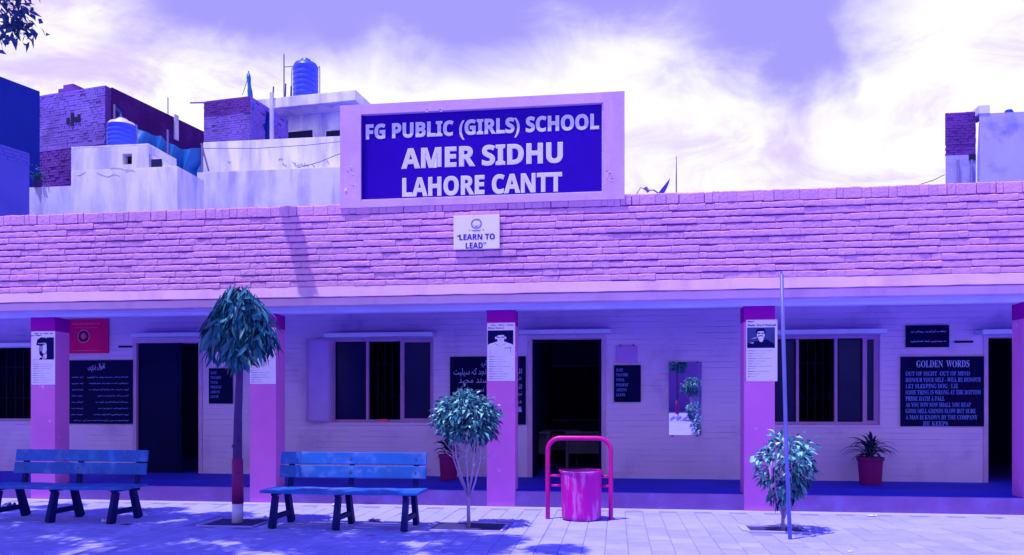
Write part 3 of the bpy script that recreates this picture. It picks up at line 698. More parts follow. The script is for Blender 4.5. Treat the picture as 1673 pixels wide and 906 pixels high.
# ================================================================== POSTERS ON THE COLUMNS
def rect(px0, px1, py0, py1, Y):
    pm = (px0 + px1) / 2; return PX(px0, Y), PX(px1, Y), PZ(pm, py1, Y), PZ(pm, py0, Y)
YC = DC - .006
def blob(mb, cx, cz, rx, rz, y, n=20, a0=0, a1=6.2832):
    mb.poly([(cx + rx * math.cos(a0 + (a1 - a0) * i / n), y, cz + rz * math.sin(a0 + (a1 - a0) * i / n)) for i in range(n)])
def poster(px0, px1, py0, py1, label, style):
    x0, x1, z0, z1 = rect(px0, px1, py0, py1, YC - .01); w, h = x1 - x0, z1 - z0
    t = thing('portrait_poster', ((x0 + x1) / 2, YC - .01, z0), label, 'poster', 'portrait posters on the veranda columns')
    y = YC - .012
    m = MB(); n = 6                                    # a sheet that bows a little
    for i in range(n):
        a, b = x0 + w * i / n, x0 + w * (i + 1) / n; ya, yb = y - .004 * math.sin(math.pi * i / n), y - .004 * math.sin(math.pi * (i + 1) / n)
        m.add([(a, ya, z0), (b, yb, z0), (b, yb, z1), (a, ya, z1), (a, y + .006, z0), (b, y + .006, z0), (b, y + .006, z1), (a, y + .006, z1)], [(0, 1, 2, 3), (0, 4, 5, 1), (3, 2, 6, 7)] + ([(0, 3, 7, 4)] if i == 0 else []) + ([(1, 5, 6, 2)] if i == n - 1 else []))
    m.build('paper', M_paper, t)
    yy = y - .0055
    def U(u, v, d=0): return (x0 + u * w, yy - d, z0 + v * h)
    def q(mb, pts, d): mb.poly([U(u, v, d) for u, v in pts])
    def bl(mb, u, v, ru, rv, d, n=18): blob(mb, x0 + u * w, z0 + v * h, ru * w, rv * h, yy - d, n)
    m = MB()                                           # slots: 0 ink 1 pale face 2 mid 3 blue 4 paper
    if style == 'cap':
        m.cur = 0; q(m, [(.60, .47), (.96, .47), (.96, .885), (.66, .885)], 0)
        m.cur = 2; q(m, [(.33, .79), (.64, .80), (.68, .62), (.60, .53), (.47, .53), (.36, .57), (.34, .62), (.31, .66), (.34, .70)], .0006)
        m.cur = 1; q(m, [(.50, .76), (.64, .78), (.66, .64), (.58, .58), (.46, .60), (.50, .68)], .0009)
        m.cur = 0; q(m, [(.34, .62), (.44, .63), (.52, .56), (.62, .55), (.60, .515), (.46, .52), (.36, .565)], .0012)
        q(m, [(.24, .80), (.26, .845), (.42, .89), (.62, .88), (.76, .82), (.76, .77), (.30, .765)], .0012); q(m, [(.24, .80), (.30, .765), (.62, .755), (.44, .725), (.25, .74), (.22, .75)], .0018); m.cur = 1; q(m, [(.30, .775), (.62, .785), (.62, .777), (.30, .766)], .0024)
        m.cur = 0; q(m, [(.66, .77), (.74, .78), (.72, .60), (.66, .58)], .0018); q(m, [(.38, .505), (.60, .52), (.86, .47), (.34, .47)], .0012); m.cur = 1; q(m, [(.52, .55), (.66, .58), (.66, .50), (.56, .47), (.48, .47)], .0018); m.cur = 0; q(m, [(.535, .53), (.57, .53), (.56, .47), (.53, .47)], .0024)
    elif style == 'open':
        m.cur = 0; q(m, [(.02, .62), (.94, .62), (.94, .87), (.02, .87)], 0)
        m.cur = 1; q(m, [(.02, .44), (.96, .44), (.97, .60), (.90, .63), (.62, .675), (.34, .675), (.06, .635), (.02, .60)], .0006); q(m, [(.38, .70), (.60, .70), (.64, .62), (.36, .62)], .0009)
        bl(m, .485, .745, .145, .07, .0012); bl(m, .31, .74, .03, .02, .0012, 10); bl(m, .66, .74, .03, .02, .0012, 10)
        m.cur = 0; q(m, [(.325, .76), (.33, .80), (.40, .825), (.56, .825), (.64, .80), (.645, .755), (.60, .79), (.40, .785)], .0018)
        for u in (.36, .51): q(m, [(u, .762), (u + .10, .758), (u + .10, .742), (u, .745)], .0018)
        m.cur = 2; q(m, [(.42, .708), (.55, .708), (.53, .700), (.44, .700)], .0018); q(m, [(.26, .655), (.46, .60), (.44, .60), (.30, .63)], .0012); q(m, [(.70, .655), (.48, .60), (.52, .605), (.66, .635)], .0012)
        q(m, [(.60, .565), (.84, .58), (.84, .565), (.66, .555)], .0012); q(m, [(.84, .58), (.87, .58), (.84, .49), (.82, .49)], .0012); q(m, [(.12, .54), (.13, .54), (.14, .46), (.13, .46)], .0012)
    elif style == 'moustache':
        m.cur = 3; q(m, [(.03, .54), (.92, .54), (.92, .875), (.03, .875)], 0)
        m.cur = 0; q(m, [(.03, .54), (.92, .54), (.92, .60), (.66, .68), (.40, .66), (.03, .62)], .0005)
        m.cur = 1; q(m, [(.38, .70), (.56, .69), (.52, .64), (.44, .64)], .0009); bl(m, .47, .755, .125, .075, .0012); q(m, [(.12, .685), (.36, .72), (.30, .70)], .0012); q(m, [(.10, .625), (.24, .632), (.22, .615)], .0012)
        m.cur = 0; q(m, [(.31, .77), (.32, .835), (.42, .86), (.58, .855), (.62, .80), (.60, .755), (.57, .815), (.38, .81)], .0018)
        for u in (.36, .49): q(m, [(u, .787), (u + .10, .79), (u + .10, .772), (u, .768)], .0018)
        q(m, [(.38, .738), (.46, .748), (.54, .742), (.56, .726), (.46, .732), (.38, .722)], .0018)
    else:                                              # most of this portrait is behind leaves: an outline of a shoulder and pocket
        m.cur = 0; q(m, [(.05, .55), (.55, .55), (.60, .84), (.05, .84)], 0); m.cur = 1; bl(m, .34, .70, .16, .085, .0006); q(m, [(.05, .52), (.70, .52), (.66, .58), (.40, .62), (.10, .60)], .0009)
        m.cur = 0; q(m, [(.76, .555), (.80, .555), (.87, .63), (.84, .63)], .0012); m.cur = 2; q(m, [(.58, .64), (.84, .655), (.84, .645), (.60, .63)], .0012); q(m, [(.56, .56), (.74, .565), (.74, .555), (.56, .55)], .0012)
    m.build('portrait', [M_ink, M_face, M_inkmid, M_inkblue, M_paper], t)
    m = MB(); zt = {'cap': .46, 'open': .41, 'moustache': .49, 'other': .45}[style]; rg = random.Random(px0); k = 0
    while zt > .03:
        ln = rg.uniform(.12, .55); m.cur = 0; q(m, [(.06, zt), (.06 + ln * .5, zt), (.06 + ln * .5, zt + .012), (.06, zt + .012)], 0)
        m.cur = 1; q(m, [(.07 + ln * .5, zt + .002), (min(.92, .1 + ln * 1.5), zt + .002), (min(.92, .1 + ln * 1.5), zt + .010), (.07 + ln * .5, zt + .010)], 0)
        zt -= .042
    m.build('small_print', [M_inkmid, M_inksoft], t)
    m = MB()
    head = {'cap': None, 'open': (('Pilot   Officer   Rashid', .16, .94, .948, .972), ('Minhas Shaheed', .04, .60, .898, .925)), 'moustache': (('Major', .05, .27, .952, .985), ('Shabir Sharif Shaheed', .05, .95, .895, .93)), 'other': None}[style]
    if head:
        for s_, a, b, c, d in head: put_text(m, s_, x0 + a * w, z0 + c * h, x0 + b * w, z0 + d * h, yy, .02)
    else:
        scribble(m, x0 + .10 * w, x0 + .9 * w, z0 + .955 * h, .012, yy, .006, int(px0)); scribble(m, x0 + .05 * w, x0 + .4 * w, z0 + .92 * h, .012, yy, .006, int(px0) + 1)
    m.build('heading', M_ink, t)
poster(51.5, 90, 541, 628, 'poster of an officer in a peaked cap in profile, beside the red board', 'cap')
poster(408.5, 450.5, 535, 627, 'poster half hidden behind the drooping crown of the slender tree', 'other')
poster(796, 841.5, 527, 622, 'poster of an open collared man in a pale shirt, between blackboard and middle door', 'open')
poster(1219, 1270, 522, 622.5, 'poster of a moustached man on the column behind the leaning pole', 'moustache')

# ================================================================== BOARDS ON THE BACK WALL
YB = DB - .012
def board(name, px0, px1, py0, py1, label, cat, mt, th=.022, part='panel', group=None, off=0):
    x0, x1, z0, z1 = rect(px0, px1, py0, py1, YB - th)
    t = thing(name, ((x0 + x1) / 2, YB, z0), label, cat, group)
    m = MB(); m.box(x0, YB - th - off, z0, x1, YB - .0, z1); m.build(part, mt, t, bevel=.004)
    return t, x0, x1, z0, z1, YB - th - off - .0015
# red board
t, x0, x1, z0, z1, y = board('red_sign_board', 110, 176.5, 521, 577, 'crimson wall board with a round dark emblem, above the left blackboard', 'sign', M_redsign)
w, h = x1 - x0, z1 - z0; m = MB(); scribble(m, x0 + .08 * w, x0 + .80 * w, z0 + .86 * h, .02, y, .007, 5); scribble(m, x0 + .14 * w, x0 + .76 * w, z0 + .75 * h, .012, y, .004, 6); scribble(m, x0 + .12 * w, x0 + .78 * w, z0 + .08 * h, .014, y, .005, 8); m.build('board_print', M_redtext, t)
m = MB(); m.cur = 0; disc(m, x0 + .40 * w, z0 + .50 * h, .10 * h, .165 * h, y - .001, 24, sx=1); m.cur = 1; disc(m, x0 + .40 * w, z0 + .50 * h, .165 * h, .20 * h, y, 24, sx=1); disc(m, x0 + .40 * w, z0 + .50 * h, 0, .07 * h, y - .002, 16, sx=1); m.build('round_emblem', [M_black, M_redtext], t)
# left blackboard
t, x0, x1, z0, z1, y = board('wall_blackboard', 110, 216, 588, 692, 'left blackboard of blue handwritten lines beneath the crimson board', 'blackboard', M_black)
w, h = x1 - x0, z1 - z0; m = MB(); put_text(m, urdu('اقوال زریں'), x0 + .32 * w, z0 + .82 * h, x0 + .58 * w, z0 + .95 * h, y, .008)
m.build('title_writing', M_chalk2, t); m = MB()
for i in range(7):
    m = MB(); z = z0 + h * (.73 - .098 * i); a = [.30, .33, .33, .50, .46, .50, .38][i]
    scribble(m, x0 + a * w, x0 + .94 * w, z, .035, y, .0055, 20 + i); scribble(m, x0 + .07 * w, x0 + .24 * w, z, .03, y, .0055, 40 + i); m.build('line_writing', M_chalk, t)
m = MB(); scribble(m, x0 + .10 * w, x0 + .94 * w, z0 + .05 * h, .03, y, .005, 61)
m.build('line_writing', M_chalk, t)
# middle blackboard behind the column
t, x0, x1, z0, z1, y = board('wall_blackboard', 735, 859, 582, 693, 'middle blackboard partly hidden by a column and the round topped tree', 'blackboard', M_black)
w, h = x1 - x0, z1 - z0
for s_, a, b, c, d in (('کی', .42, .84, .50, .955), ('الا نجد کہ سیلیت', .05, .71, .56, .83), ('ا ستد مجید', .12, .59, .55, .70), ('کا سب نیک', .10, .46, .55, .57), ('ال ی ا', .2, .33, .55, .44)):
    m = MB(); put_text(m, urdu(s_), x0 + a * w, z0 + b * h, x0 + c * w, z0 + d * h, y, .004); m.build('line_writing', M_chalk2, t)
for i, s_ in enumerate(('الا', 'علی', 'اللہ', 'نجد', 'عرا', 'ا')):
    m = MB(); put_text(m, urdu(s_), x0 + .885 * w, z0 + (.745 - .112 * i) * h, x0 + .95 * w, z0 + (.82 - .112 * i) * h, y, .004); m.build('line_writing', M_chalk2, t)
# attendance boards
def attendance(px0, px1, py0, py1, label, dim):
    t, x0, x1, z0, z1, y = board('attendance_board', px0, px1, py0, py1, label, 'blackboard', M_black, group='attendance boards beside the doors')
    w, h = x1 - x0, z1 - z0; m = MB()
    for i, (s_, b) in enumerate((('DATE', .34), ('TEACHER', .53), ('TOTAL', .40), ('PRESENT', .54), ('ABSENT', .48), ('LEAVE', .42))):
        zt = z0 + h * (.87 - .135 * i); put_text(m, bold(s_, True), x0 + .08 * w, zt - .04 * h, x0 + b * w, zt + .04 * h, y, .004)
        m.build('column_head', M_chalk, t); m = MB()
attendance(341, 379.5, 601, 659, 'small black attendance board behind the slender drooping tree', True)
attendance(1003, 1047, 596, 656.5, 'small black attendance board right of the middle door', False)
t, x0, x1, z0, z1, y = board('notice_panel', 346, 377, 570, 597, 'blank bluish notice panel above the attendance board by the slender tree', 'panel', M_h_white2)
t, x0, x1, z0, z1, y = board('notice_panel', 1007, 1041, 565, 592, 'blank violet panel with two bolts above the attendance board by the middle door', 'panel', M_panelbox, .03)
m = MB()
for u in (.2, .82): m.tube([(x0 + u * (x1 - x0), YB - .02, z1 + .001), (x0 + u * (x1 - x0), YB - .02, z1 + .025)], .012, 8)
m.build('bolt_pair', M_ink, t)
# small top right board and golden words
t, x0, x1, z0, z1, y = board('small_blackboard', 1480, 1551, 531, 567, 'small black board with two rows of white script above the golden words board', 'blackboard', M_black)
w, h = x1 - x0, z1 - z0; m = MB(); scribble(m, x0 + .08 * w, x0 + .92 * w, z0 + .70 * h, .035, y, .005, 71); m.build('line_writing', M_chalk2, t); m = MB(); scribble(m, x0 + .06 * w, x0 + .93 * w, z0 + .26 * h, .035, y, .005, 72); m.build('line_writing', M_chalk2, t)
t, x0, x1, z0, z1, y = board('proverbs_board', 1471.5, 1608, 582, 696, 'large blackboard of proverbs in blue capitals beside the right hand door', 'blackboard', M_black)
w, h = x1 - x0, z1 - z0; m = MB(); put_text(m, bold('GOLDEN  WORDS', True), x0 + .19 * w, z0 + .845 * h, x0 + .825 * w, z0 + .945 * h, y, .0)
m.build('title_writing', M_chalk2, t); m = MB()
for i, (s_, a, b) in enumerate((('OUT OF SIGHT  OUT OF MIND', .06, .83), ('HONOUR YOUR SELF - WILL BE HONOUR', .06, .96), ('LET SLEEPING DOG : LIE', .06, .69), ('SOME THING IS WRONG AT THE BOTTOM', .06, .96), ('PRIDE HATH A FALL', .06, .53),
        ('AS YOU SOW SOW SHALL YOU REAP', .06, .84), ('GODS MILL GRINDS SLOW BUT SURE', .06, .90), ('A MAN IS KNOWN BY THE COMPANY', .06, .92), ('HE KEEPS', .27, .57))):
    zc = z0 + h * (.755 - .0895 * i); put_text(m, bold(s_, True), x0 + a * w, zc - .032 * h, x0 + b * w, zc + .032 * h, y, .004)
    m.build('line_writing', M_chalk, t); m = MB()
# ventilator slots and stain on the wall by the lintels
for pxc, pyc in ((1575, 558), (205, 566)):
    xx, zz = PX(pxc, YB), PZ(pxc, pyc, YB); m = MB(); m.box(xx - .14, DB - .012, zz - .018, xx + .14, DB - .004, zz + .018); m.build('wall_slot', M_dark, school, bevel=.003)
# mirror, hung with its top a little forward
mz0, mz1 = PZ(1120, 710.5, DB - .03), PZ(1120, 591, DB - .03); mx0, mx1 = PX(1093, DB - .03), PX(1146, DB - .03)
TI = R(1.6)
mir = thing('wall_mirror', ((mx0 + mx1) / 2, DB - .02, mz0), 'tall frameless mirror on the whitewashed wall showing the courtyard behind', 'mirror')
Hh = mz1 - mz0; u = Vector((1, 0, 0)); v = Vector((0, -math.sin(TI), math.cos(TI))); n = Vector((0, -math.cos(TI), -math.sin(TI))); o = Vector((mx0, DB - .015, mz0))
m = MB(); m.obox(o, u, -n, v, mx1 - mx0, .006, Hh); 
m.build('mirror_glass', M_mirror, mir)
for fx in (.08, .85):
    for fz in (-.02, .985):
        m = MB(); m.obox(o + u * fx * (mx1 - mx0) + v * fz * Hh + n * .004, u, -n, v, .03, .016, .018); m.build('clip', M_ink, mir)

# ================================================================== BENCHES
def bench(label, origin, rz, proto=None):
    if proto:
        c = copy_tree(proto); c.location = origin; c.rotation_euler = (0, 0, rz); c['label'] = label; return c
    t = thing('park_bench', (0, 0, 0), label, 'bench', 'blue slatted benches in front of the veranda')
    Lb = 1.93
    # local: x along the bench, y to the back
    def slat(z, yb, ht):
        o = Vector((-Lb / 2 + .03, yb, z)); u = Vector((1, 0, 0)); v = Vector((0, .17, 1)).normalized(); n = Vector((0, 1, -.17)).normalized()
        m = MB(); m.obox(o, u, n, v, Lb - .06, .036, ht); s = m.build('back_slat', M_bench, t, bevel=.012, seg=3)
        for bx in (-.80, -.02, .80):
            b = MB(); c = o + v * ht * .5 + Vector((bx + Lb / 2 - .03, 0, 0)); b.tube([c - n * .008, c + n * .004], .014, 8); b.build('bolt', M_bolt, s)
    slat(.565, .46, .152); slat(.730, .489, .152)
    m = MB(); n_ = 12
    for i, (ya, yb) in enumerate(((-.03, .135), (.147, .305), (.317, .465))):
        m = MB(); vs = []
        for k in range(n_ + 1):
            x = -Lb / 2 + Lb * k / n_; sag = -.006 * math.sin(math.pi * k / n_) + .003 * math.sin(k * 2.1 + i)
            vs += [(x, ya, .415 + sag), (x, yb, .415 + sag), (x, yb, .452 + sag), (x, ya, .452 + sag)]
        fs = []
        for k in range(n_):
            a, b = k * 4, k * 4 + 4
            fs += [(a, a + 1, b + 1, b), (a + 1, a + 2, b + 2, b + 1), (a + 2, a + 3, b + 3, b + 2), (a + 3, a, b, b + 3)]
        fs += [(3, 2, 1, 0), (n_ * 4, n_ * 4 + 1, n_ * 4 + 2, n_ * 4 + 3)]
        m.add(vs, fs); m.build('seat_plank', M_bench, t, bevel=.008)
    for bx in (-.80, -.02, .80):
        def bar(p, q, w1, w2, d=.062):
            p, q = Vector(p), Vector(q); m = MB(); a = (q - p).normalized(); sd = Vector((0, 1, 0)); sd = (sd - a * sd.dot(a)).normalized(); X = Vector((d / 2, 0, 0))
            m.add([p - X - sd * w1, p + X - sd * w1, p + X + sd * w1, p - X + sd * w1, q - X - sd * w2, q + X - sd * w2, q + X + sd * w2, q - X + sd * w2],
                  [(3, 2, 1, 0), (4, 5, 6, 7), (0, 1, 5, 4), (1, 2, 6, 5), (2, 3, 7, 6), (3, 0, 4, 7)]); return m
        bar((bx, -.045, 0), (bx, .055, .385), .062, .045).build('leg', M_benchleg, t, bevel=.012)
        bar((bx, .53, 0), (bx, .40, .385), .062, .045).build('leg', M_benchleg, t, bevel=.012)
        m = MB(); m.box(bx - .028, -.02, .384, bx + .028, .45, .414); m.build('cross_rail', M_benchleg, t, bevel=.008)
        m = MB(); m.box(bx - .024, .04, .10, bx + .024, .47, .165); m.build('stretcher', M_benchleg, t, bevel=.012)
        bar((bx, .484, .36), (bx, .566, .86), .026, .022).build('back_post', M_benchleg, t, bevel=.006)
    t.location = origin; t.rotation_euler = (0, 0, rz); WORG[t.name] = Vector(origin)
    return t
fb = PG(441, 864); yb2 = fb.y + .02; xr2 = PX(561, yb2)
b2 = bench('blue slatted bench dappled with sun between the two trees', (xr2 - .075, yb2 + .045, 0), R(0))
yb1 = PG(180, 856).y; xl = PX(181, yb1)
b1 = bench('blue slatted bench in full shade at the left edge', (xl - .80, yb1 + .045, 0), R(0), b2)

# ================================================================== LITTER BIN
bp = PG(948, 853); bx, by = bp.x, bp.y + .26
lb = thing('litter_bin', (bx, by, 0), 'magenta drum bin slung in a bent pipe frame on the paving', 'bin')
rt, rb, hz = .268, .248, .625
m = MB(); m.lathe((bx, by, 0), [(rb - .02, .012), (rb, .018), (rb + .004, .06), (rt - .006, hz - .05), (rt, hz - .02), (rt + .014, hz - .008), (rt + .012, hz + .006), (rt - .004, hz + .004)], 40, True, False, wob=.004)
dr = m.build('drum', M_bin, lb, smooth=True)
m = MB(); m.lathe((bx, by, 0), [(rt - .009, hz - .002), (rt - .014, hz - .06), (rb - .012, .06)], 40, False, True); m.build('drum_lining', M_binside, dr, smooth=True)
fx = (PX(998, by) - PX(895, by)) / 2; fcx = (PX(998, by) + PX(895, by)) / 2; ft = 1.04; pts = [(fcx - fx, by, 0)]
pts += [(fcx - fx, by, .4), (fcx - fx, by, ft - .16)]
for i in range(1, 7): a = math.pi / 2 * i / 6; pts.append((fcx - fx + .16 * (1 - math.cos(a)), by, ft - .16 + .16 * math.sin(a)))
for i in range(0, 6): a = math.pi / 2 * i / 6; pts.append((fcx + fx - .16 * (1 - math.sin(a)), by, ft - .16 + .16 * math.cos(a)))
pts += [(fcx + fx, by, ft - .16), (fcx + fx, by, .4), (fcx + fx, by, 0)]
m = MB(); m.tube(pts, .030, 12); m.build('pipe_frame', M_binframe, lb, smooth=True)
for sg in (-1, 1):
    for zz, ln in ((.555, 1.0), (.43, .85)):
        m = MB(); xa = fcx + sg * fx; xb = bx + sg * (rt - .03) if ln == 1 else bx + sg * (rb + .004); m.tube([(xa, by, zz), (xb, by, zz)], .016, 8)
        if zz < .5: m = MB(); m.tube([(xa - sg * (.028 if sg > 0 else -.05) * -1, by, zz), (xb, by, zz)], .015, 8)
        m.build('pivot_pin', M_binframe, lb, smooth=True)

# ================================================================== LEANING POLE
p0 = PG(1291, 881); zt = PT(1277, 447, ZD(p0.x, p0.y)); 
pole = thing('leaning_pole', p0, 'tall thin grey metal pole leaning slightly beside the small tree', 'pole')
m = MB(); m.tube([p0 + Vector((0, 0, -.02)), p0.lerp(zt, .35) + Vector((-.01, 0, 0)), p0.lerp(zt, .7) + Vector((-.004, 0, 0)), zt], [.022, .021, .021, .020], 12); m.build('pole_shaft', M_pole, pole, smooth=True)
m = MB(); m.tube([zt + Vector((-.003, 0, .0)), zt + Vector((-.004, 0, .03))], .012, 10); m.build('pole_tip', M_pole, pole)

# ================================================================== TREES
def rdir(rg): 
    while True:
        v = Vector((rg.uniform(-1, 1), rg.uniform(-1, 1), rg.uniform(-1, 1)))
        if .05 < v.length < 1: return v.normalized()
# --- slender tree with drooping leaves
def drooping_leaf_mesh(seed):
    rg = random.Random(seed); L, W = rg.uniform(.22, .31), rg.uniform(.034, .050); mb = MB(); n = 5; vs = []
    cu = rg.uniform(-.07, .03)
    for i in range(n + 1):
        t = i / n; wv = W * .5 * math.sin(math.pi * (t * .9 + .07)) ** .8 if i < n else 0
        y = cu * t * t; z = -L * t
        tw = .5 * t * rg.choice((-1, 1)) * 0 + .15 * math.sin(t * 6 + seed)
        vs += [(-wv, y + wv * .35 + wv * tw, z), (0, y, z), (wv, y + wv * .35 - wv * tw, z)]
    fs = []
    for i in range(n):
        a = i * 3; fs += [(a, a + 1, a + 4, a + 3), (a + 1, a + 2, a + 5, a + 4)]
    return mb.add(vs, fs)
dl = []
for k in range(8):
    o = drooping_leaf_mesh(k).build('leaf', M_leafdrop, smooth=True); dl.append(o.data); bpy.data.objects.remove(o)
def slender_tree(base, rx, rz, ztop, label, nleaf=950, sd=1):
    rg = random.Random(sd); t = thing('drooping_tree', base, label, 'tree', None)
    B = Vector(base); czc = ztop - rz * .55
    tr = [(0, 0, -.02), (.005, 0, .35), (-.006, .01, .8), (.006, 0, 1.3), (.03, 0, 1.9), (.04, 0, czc)]
    m = MB(); m.tube([B + Vector(p) for p in tr], [.066, .062, .058, .050, .042, .034], 12); tk = m.build('trunk', M_barkdark, t, smooth=True)
    m = MB(); m.tube([B + Vector((0, 0, -.01)), B + Vector((.004, 0, .235))], [.0685, .066], 14); m.build('whitewash_band', M_trunkwhite, tk, smooth=True)
    m = MB(); m.tube([B + Vector((.004, 0, .236)), B + Vector((.001, .005, .55)), B + Vector((-.006, .01, .79))], [.072, .069, .066], 14); m.build('wrap_band', M_trunkred, tk, smooth=True)
    for zz, an in ((.93, 2.2), (1.02, .4), (.60, 1.0)):
        m = MB(); m.tube([B + Vector((0, 0, zz)), B + Vector((.060 * math.cos(an), -.048, zz + .03))], [.04, .026], 8); m.build('knot_stub', M_barkdark, tk, smooth=True)
    m = MB(); top = B + Vector((.04, 0, ztop - .10)); L_ = []
    for i in range(26):
        a = 6.283 * i / 26 + rg.uniform(-.1, .1); rr = rx * rg.uniform(.6, .95)
        sp = B + Vector((.04, 0, ztop - .18 - rg.uniform(0, rz * .45))); e = Vector((sp.x + rr * math.cos(a), sp.y + rr * math.sin(a), sp.z - .02)); m.tube([sp, sp.lerp(e, .5) + Vector((0, 0, .05)), e + Vector((0, 0, -.04))], [.012, .008, .003], 5)
    m.build('limbs', M_barkdark, t, smooth=True)
    for i in range(nleaf):
        # foot of each leaf on a tall dome; every leaf hangs down over the ones below
        k = rg.random() ** .85; h_ = ztop - .06 - k * (rz - .26); prof = .10 + .90 * min(1, k * 1.35) ** .62
        a = rg.uniform(0, 6.283); rr = rx * prof * (rg.random() ** .35) * (1 + .16 * math.sin(2 * a + 1.0) + .16 * math.sin(5 * a + k * 5))
        p = B + Vector((.04 + rr * math.cos(a), rr * math.sin(a), h_ + rg.uniform(-.05, .05) + k * (.10 * math.sin(2 * a + .6) + .10 * math.sin(3 * a + 2)) - .12 * (1 - k) * math.sin(a * 1.5 + .4) ** 2))
        out = max(.0, min(1.0, rg.gauss(.34 + .35 * max(0, .35 - k), .20)))
        Mx = Matrix.Translation(p - B) @ Matrix.Rotation(a - math.pi / 2 + rg.gauss(0, .35), 4, 'Z') @ Matrix.Rotation(out, 4, 'X') @ Matrix.Rotation(rg.gauss(0, .5), 4, 'Y') @ Matrix.Rotation(rg.gauss(0, .5), 4, 'Z') @ Matrix.Scale(rg.uniform(.8, 1.15), 4)
        L_.append(((p - cam.location).length, Mx, rg.randrange(8)))
    L_.sort(key=lambda q: q[0]); rest = MB()
    for i, (d, Mx, k) in enumerate(L_):
        if i < 300: inst('leaf', dl[k], t, Mx)
        else: rest.add([B + (Mx @ v.co) for v in dl[k].vertices], [tuple(p.vertices) for p in dl[k].polygons])
    rest.build('crown', M_leafdrop, t, kind='stuff', smooth=True)
    return t
slA = slender_tree(pA, .335, .98, 3.0, 'slender tree with a drooping mop of leaves and a whitewashed foot', 1350)
# --- small fig trees
def fig_tree(base, cz, rx, rz, nst, label, nleaf, sd, fork=.45, lsz=.07, shape='ball'):
    rg = random.Random(sd); t = thing('fig_tree', base, label, 'tree'); B = Vector(base); C = B + Vector((0, 0, cz))
    m = MB(); F = B + Vector((.0, 0, fork)); m.tube([B + Vector((0, 0, -.02)), B + Vector((-.006, 0, fork * .5)), F], [.026, .021, .021], 9)
    m.build('trunk', M_bark, t, smooth=True)
    m = MB(); tips = []
    for i in range(nst):
        a = 6.283 * i / nst + rg.uniform(-.3, .3); sp = rg.uniform(.35, .85)
        e = C + Vector((rx * sp * math.cos(a), rx * sp * math.sin(a), rz * rg.uniform(-.1, .55)))
        s = F + Vector((0, 0, rg.uniform(-.10, .02))); mid = s.lerp(e, .5) + Vector((rx * .18 * math.cos(a), rx * .18 * math.sin(a), -.03)); q = s.lerp(mid, .5) + Vector((.01 * math.cos(a), .01 * math.sin(a), -.01))
        m.tube([s, q, mid, e], [.013, .011, .009, .004], 6); tips.append((mid, e))
        for k in range(2):
            e2 = mid + Vector((rg.uniform(-.6, .6) * rx, rg.uniform(-.6, .6) * rx, rz * rg.uniform(.2, .8))); m.tube([mid, mid.lerp(e2, .5) + Vector((0, 0, -.01)), e2], [.007, .005, .003], 5); tips.append((mid, e2))
    m.build('stems', M_bark, t, smooth=True)
    m = MB(); clumps = []
    for i in range(34):
        d = rdir(rg); clumps.append(C + Vector((d.x * rx * .86, d.y * rx * .86, d.z * rz * .82 + (rz * .05))))
    for i in range(nleaf):
        if rg.random() < .72:
            c = rg.choice(clumps); p = c + Vector((rg.gauss(0, .055), rg.gauss(0, .055), rg.gauss(0, .05)))
        else:
            d = rdir(rg) * rg.uniform(.4, 1) ** .5; p = C + Vector((d.x * rx, d.y * rx, d.z * rz))
        if shape == 'dome' and p.z < C.z - rz * .45 and rg.random() < .8 and (p - C).xy.length < rx * .7: continue
        if shape == 'loose':
            k = (p.z - (C.z - rz)) / (2 * rz); lim = rx * (.45 + .75 * min(1, max(0, k * 1.5)))
            if (p - C).xy.length > lim or p.z < B.z + .30: continue
        out = (p - C); out.z *= .5; d = (out.normalized() * .7 + rdir(rg) * .6 + Vector((0, 0, -.45))).normalized()
        m.cur = 2 if rg.random() < (.34 if p.z > C.z + rz * .15 else .12) else rg.choice((0, 0, 1)); nrm = (Vector((0, 0, 1)) + rdir(rg) * .7).normalized()  # painted highlights: sunlit leaf colour more frequent high in the crown
        m.leaf(p, d, nrm, lsz * rg.uniform(.75, 1.3), lsz * rg.uniform(.44, .62), rg.uniform(0, .35))
    m.build('crown', [M_leaffig, M_leaffigshade, M_leaffiglit], t)
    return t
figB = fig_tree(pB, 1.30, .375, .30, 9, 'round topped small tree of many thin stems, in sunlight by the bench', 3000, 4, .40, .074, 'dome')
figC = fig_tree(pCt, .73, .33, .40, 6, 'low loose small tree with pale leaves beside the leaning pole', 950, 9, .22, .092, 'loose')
# pits
for i, (a, b, c, d) in enumerate(pits):
    t = thing('tree_pit', ((a + c) / 2, (b + d) / 2, 0), ('bare earth square at the foot of the slender drooping tree', 'rough earth square at the foot of the many stemmed tree', 'earth square with a pale cement edge round the small tree by the pole')[i], 'tree pit')
    m = MB(); n = 9; vs = []
    for q in range(n + 1):
        for r_ in range(n + 1):
            x, y = a + (c - a) * q / n, b + (d - b) * r_ / n; vs.append((x, y, -.001 + .008 * mnoise.noise((x * 7, y * 7, i))))
    m.add(vs, [(q * (n + 1) + r_, (q + 1) * (n + 1) + r_, (q + 1) * (n + 1) + r_ + 1, q * (n + 1) + r_ + 1) for q in range(n) for r_ in range(n)]); m.build('soil', M_soil, t, smooth=True)
    e = .045 if i == 2 else .03; hh = .016 if i == 2 else .008
    m = MB(); m.box(a - e, b - e, -.03, c + e, b - .002, hh); m.box(a - e, d + .002, -.03, c + e, d + e, hh); m.box(a - e * 2, b - .001, -.03, a, d + .001, hh + .004)
    if i != 2: m.box(c, b - .001, -.03, c + e, d + .001, hh)
    m.build('pit_edge', M_kerb, t, bevel=.006)
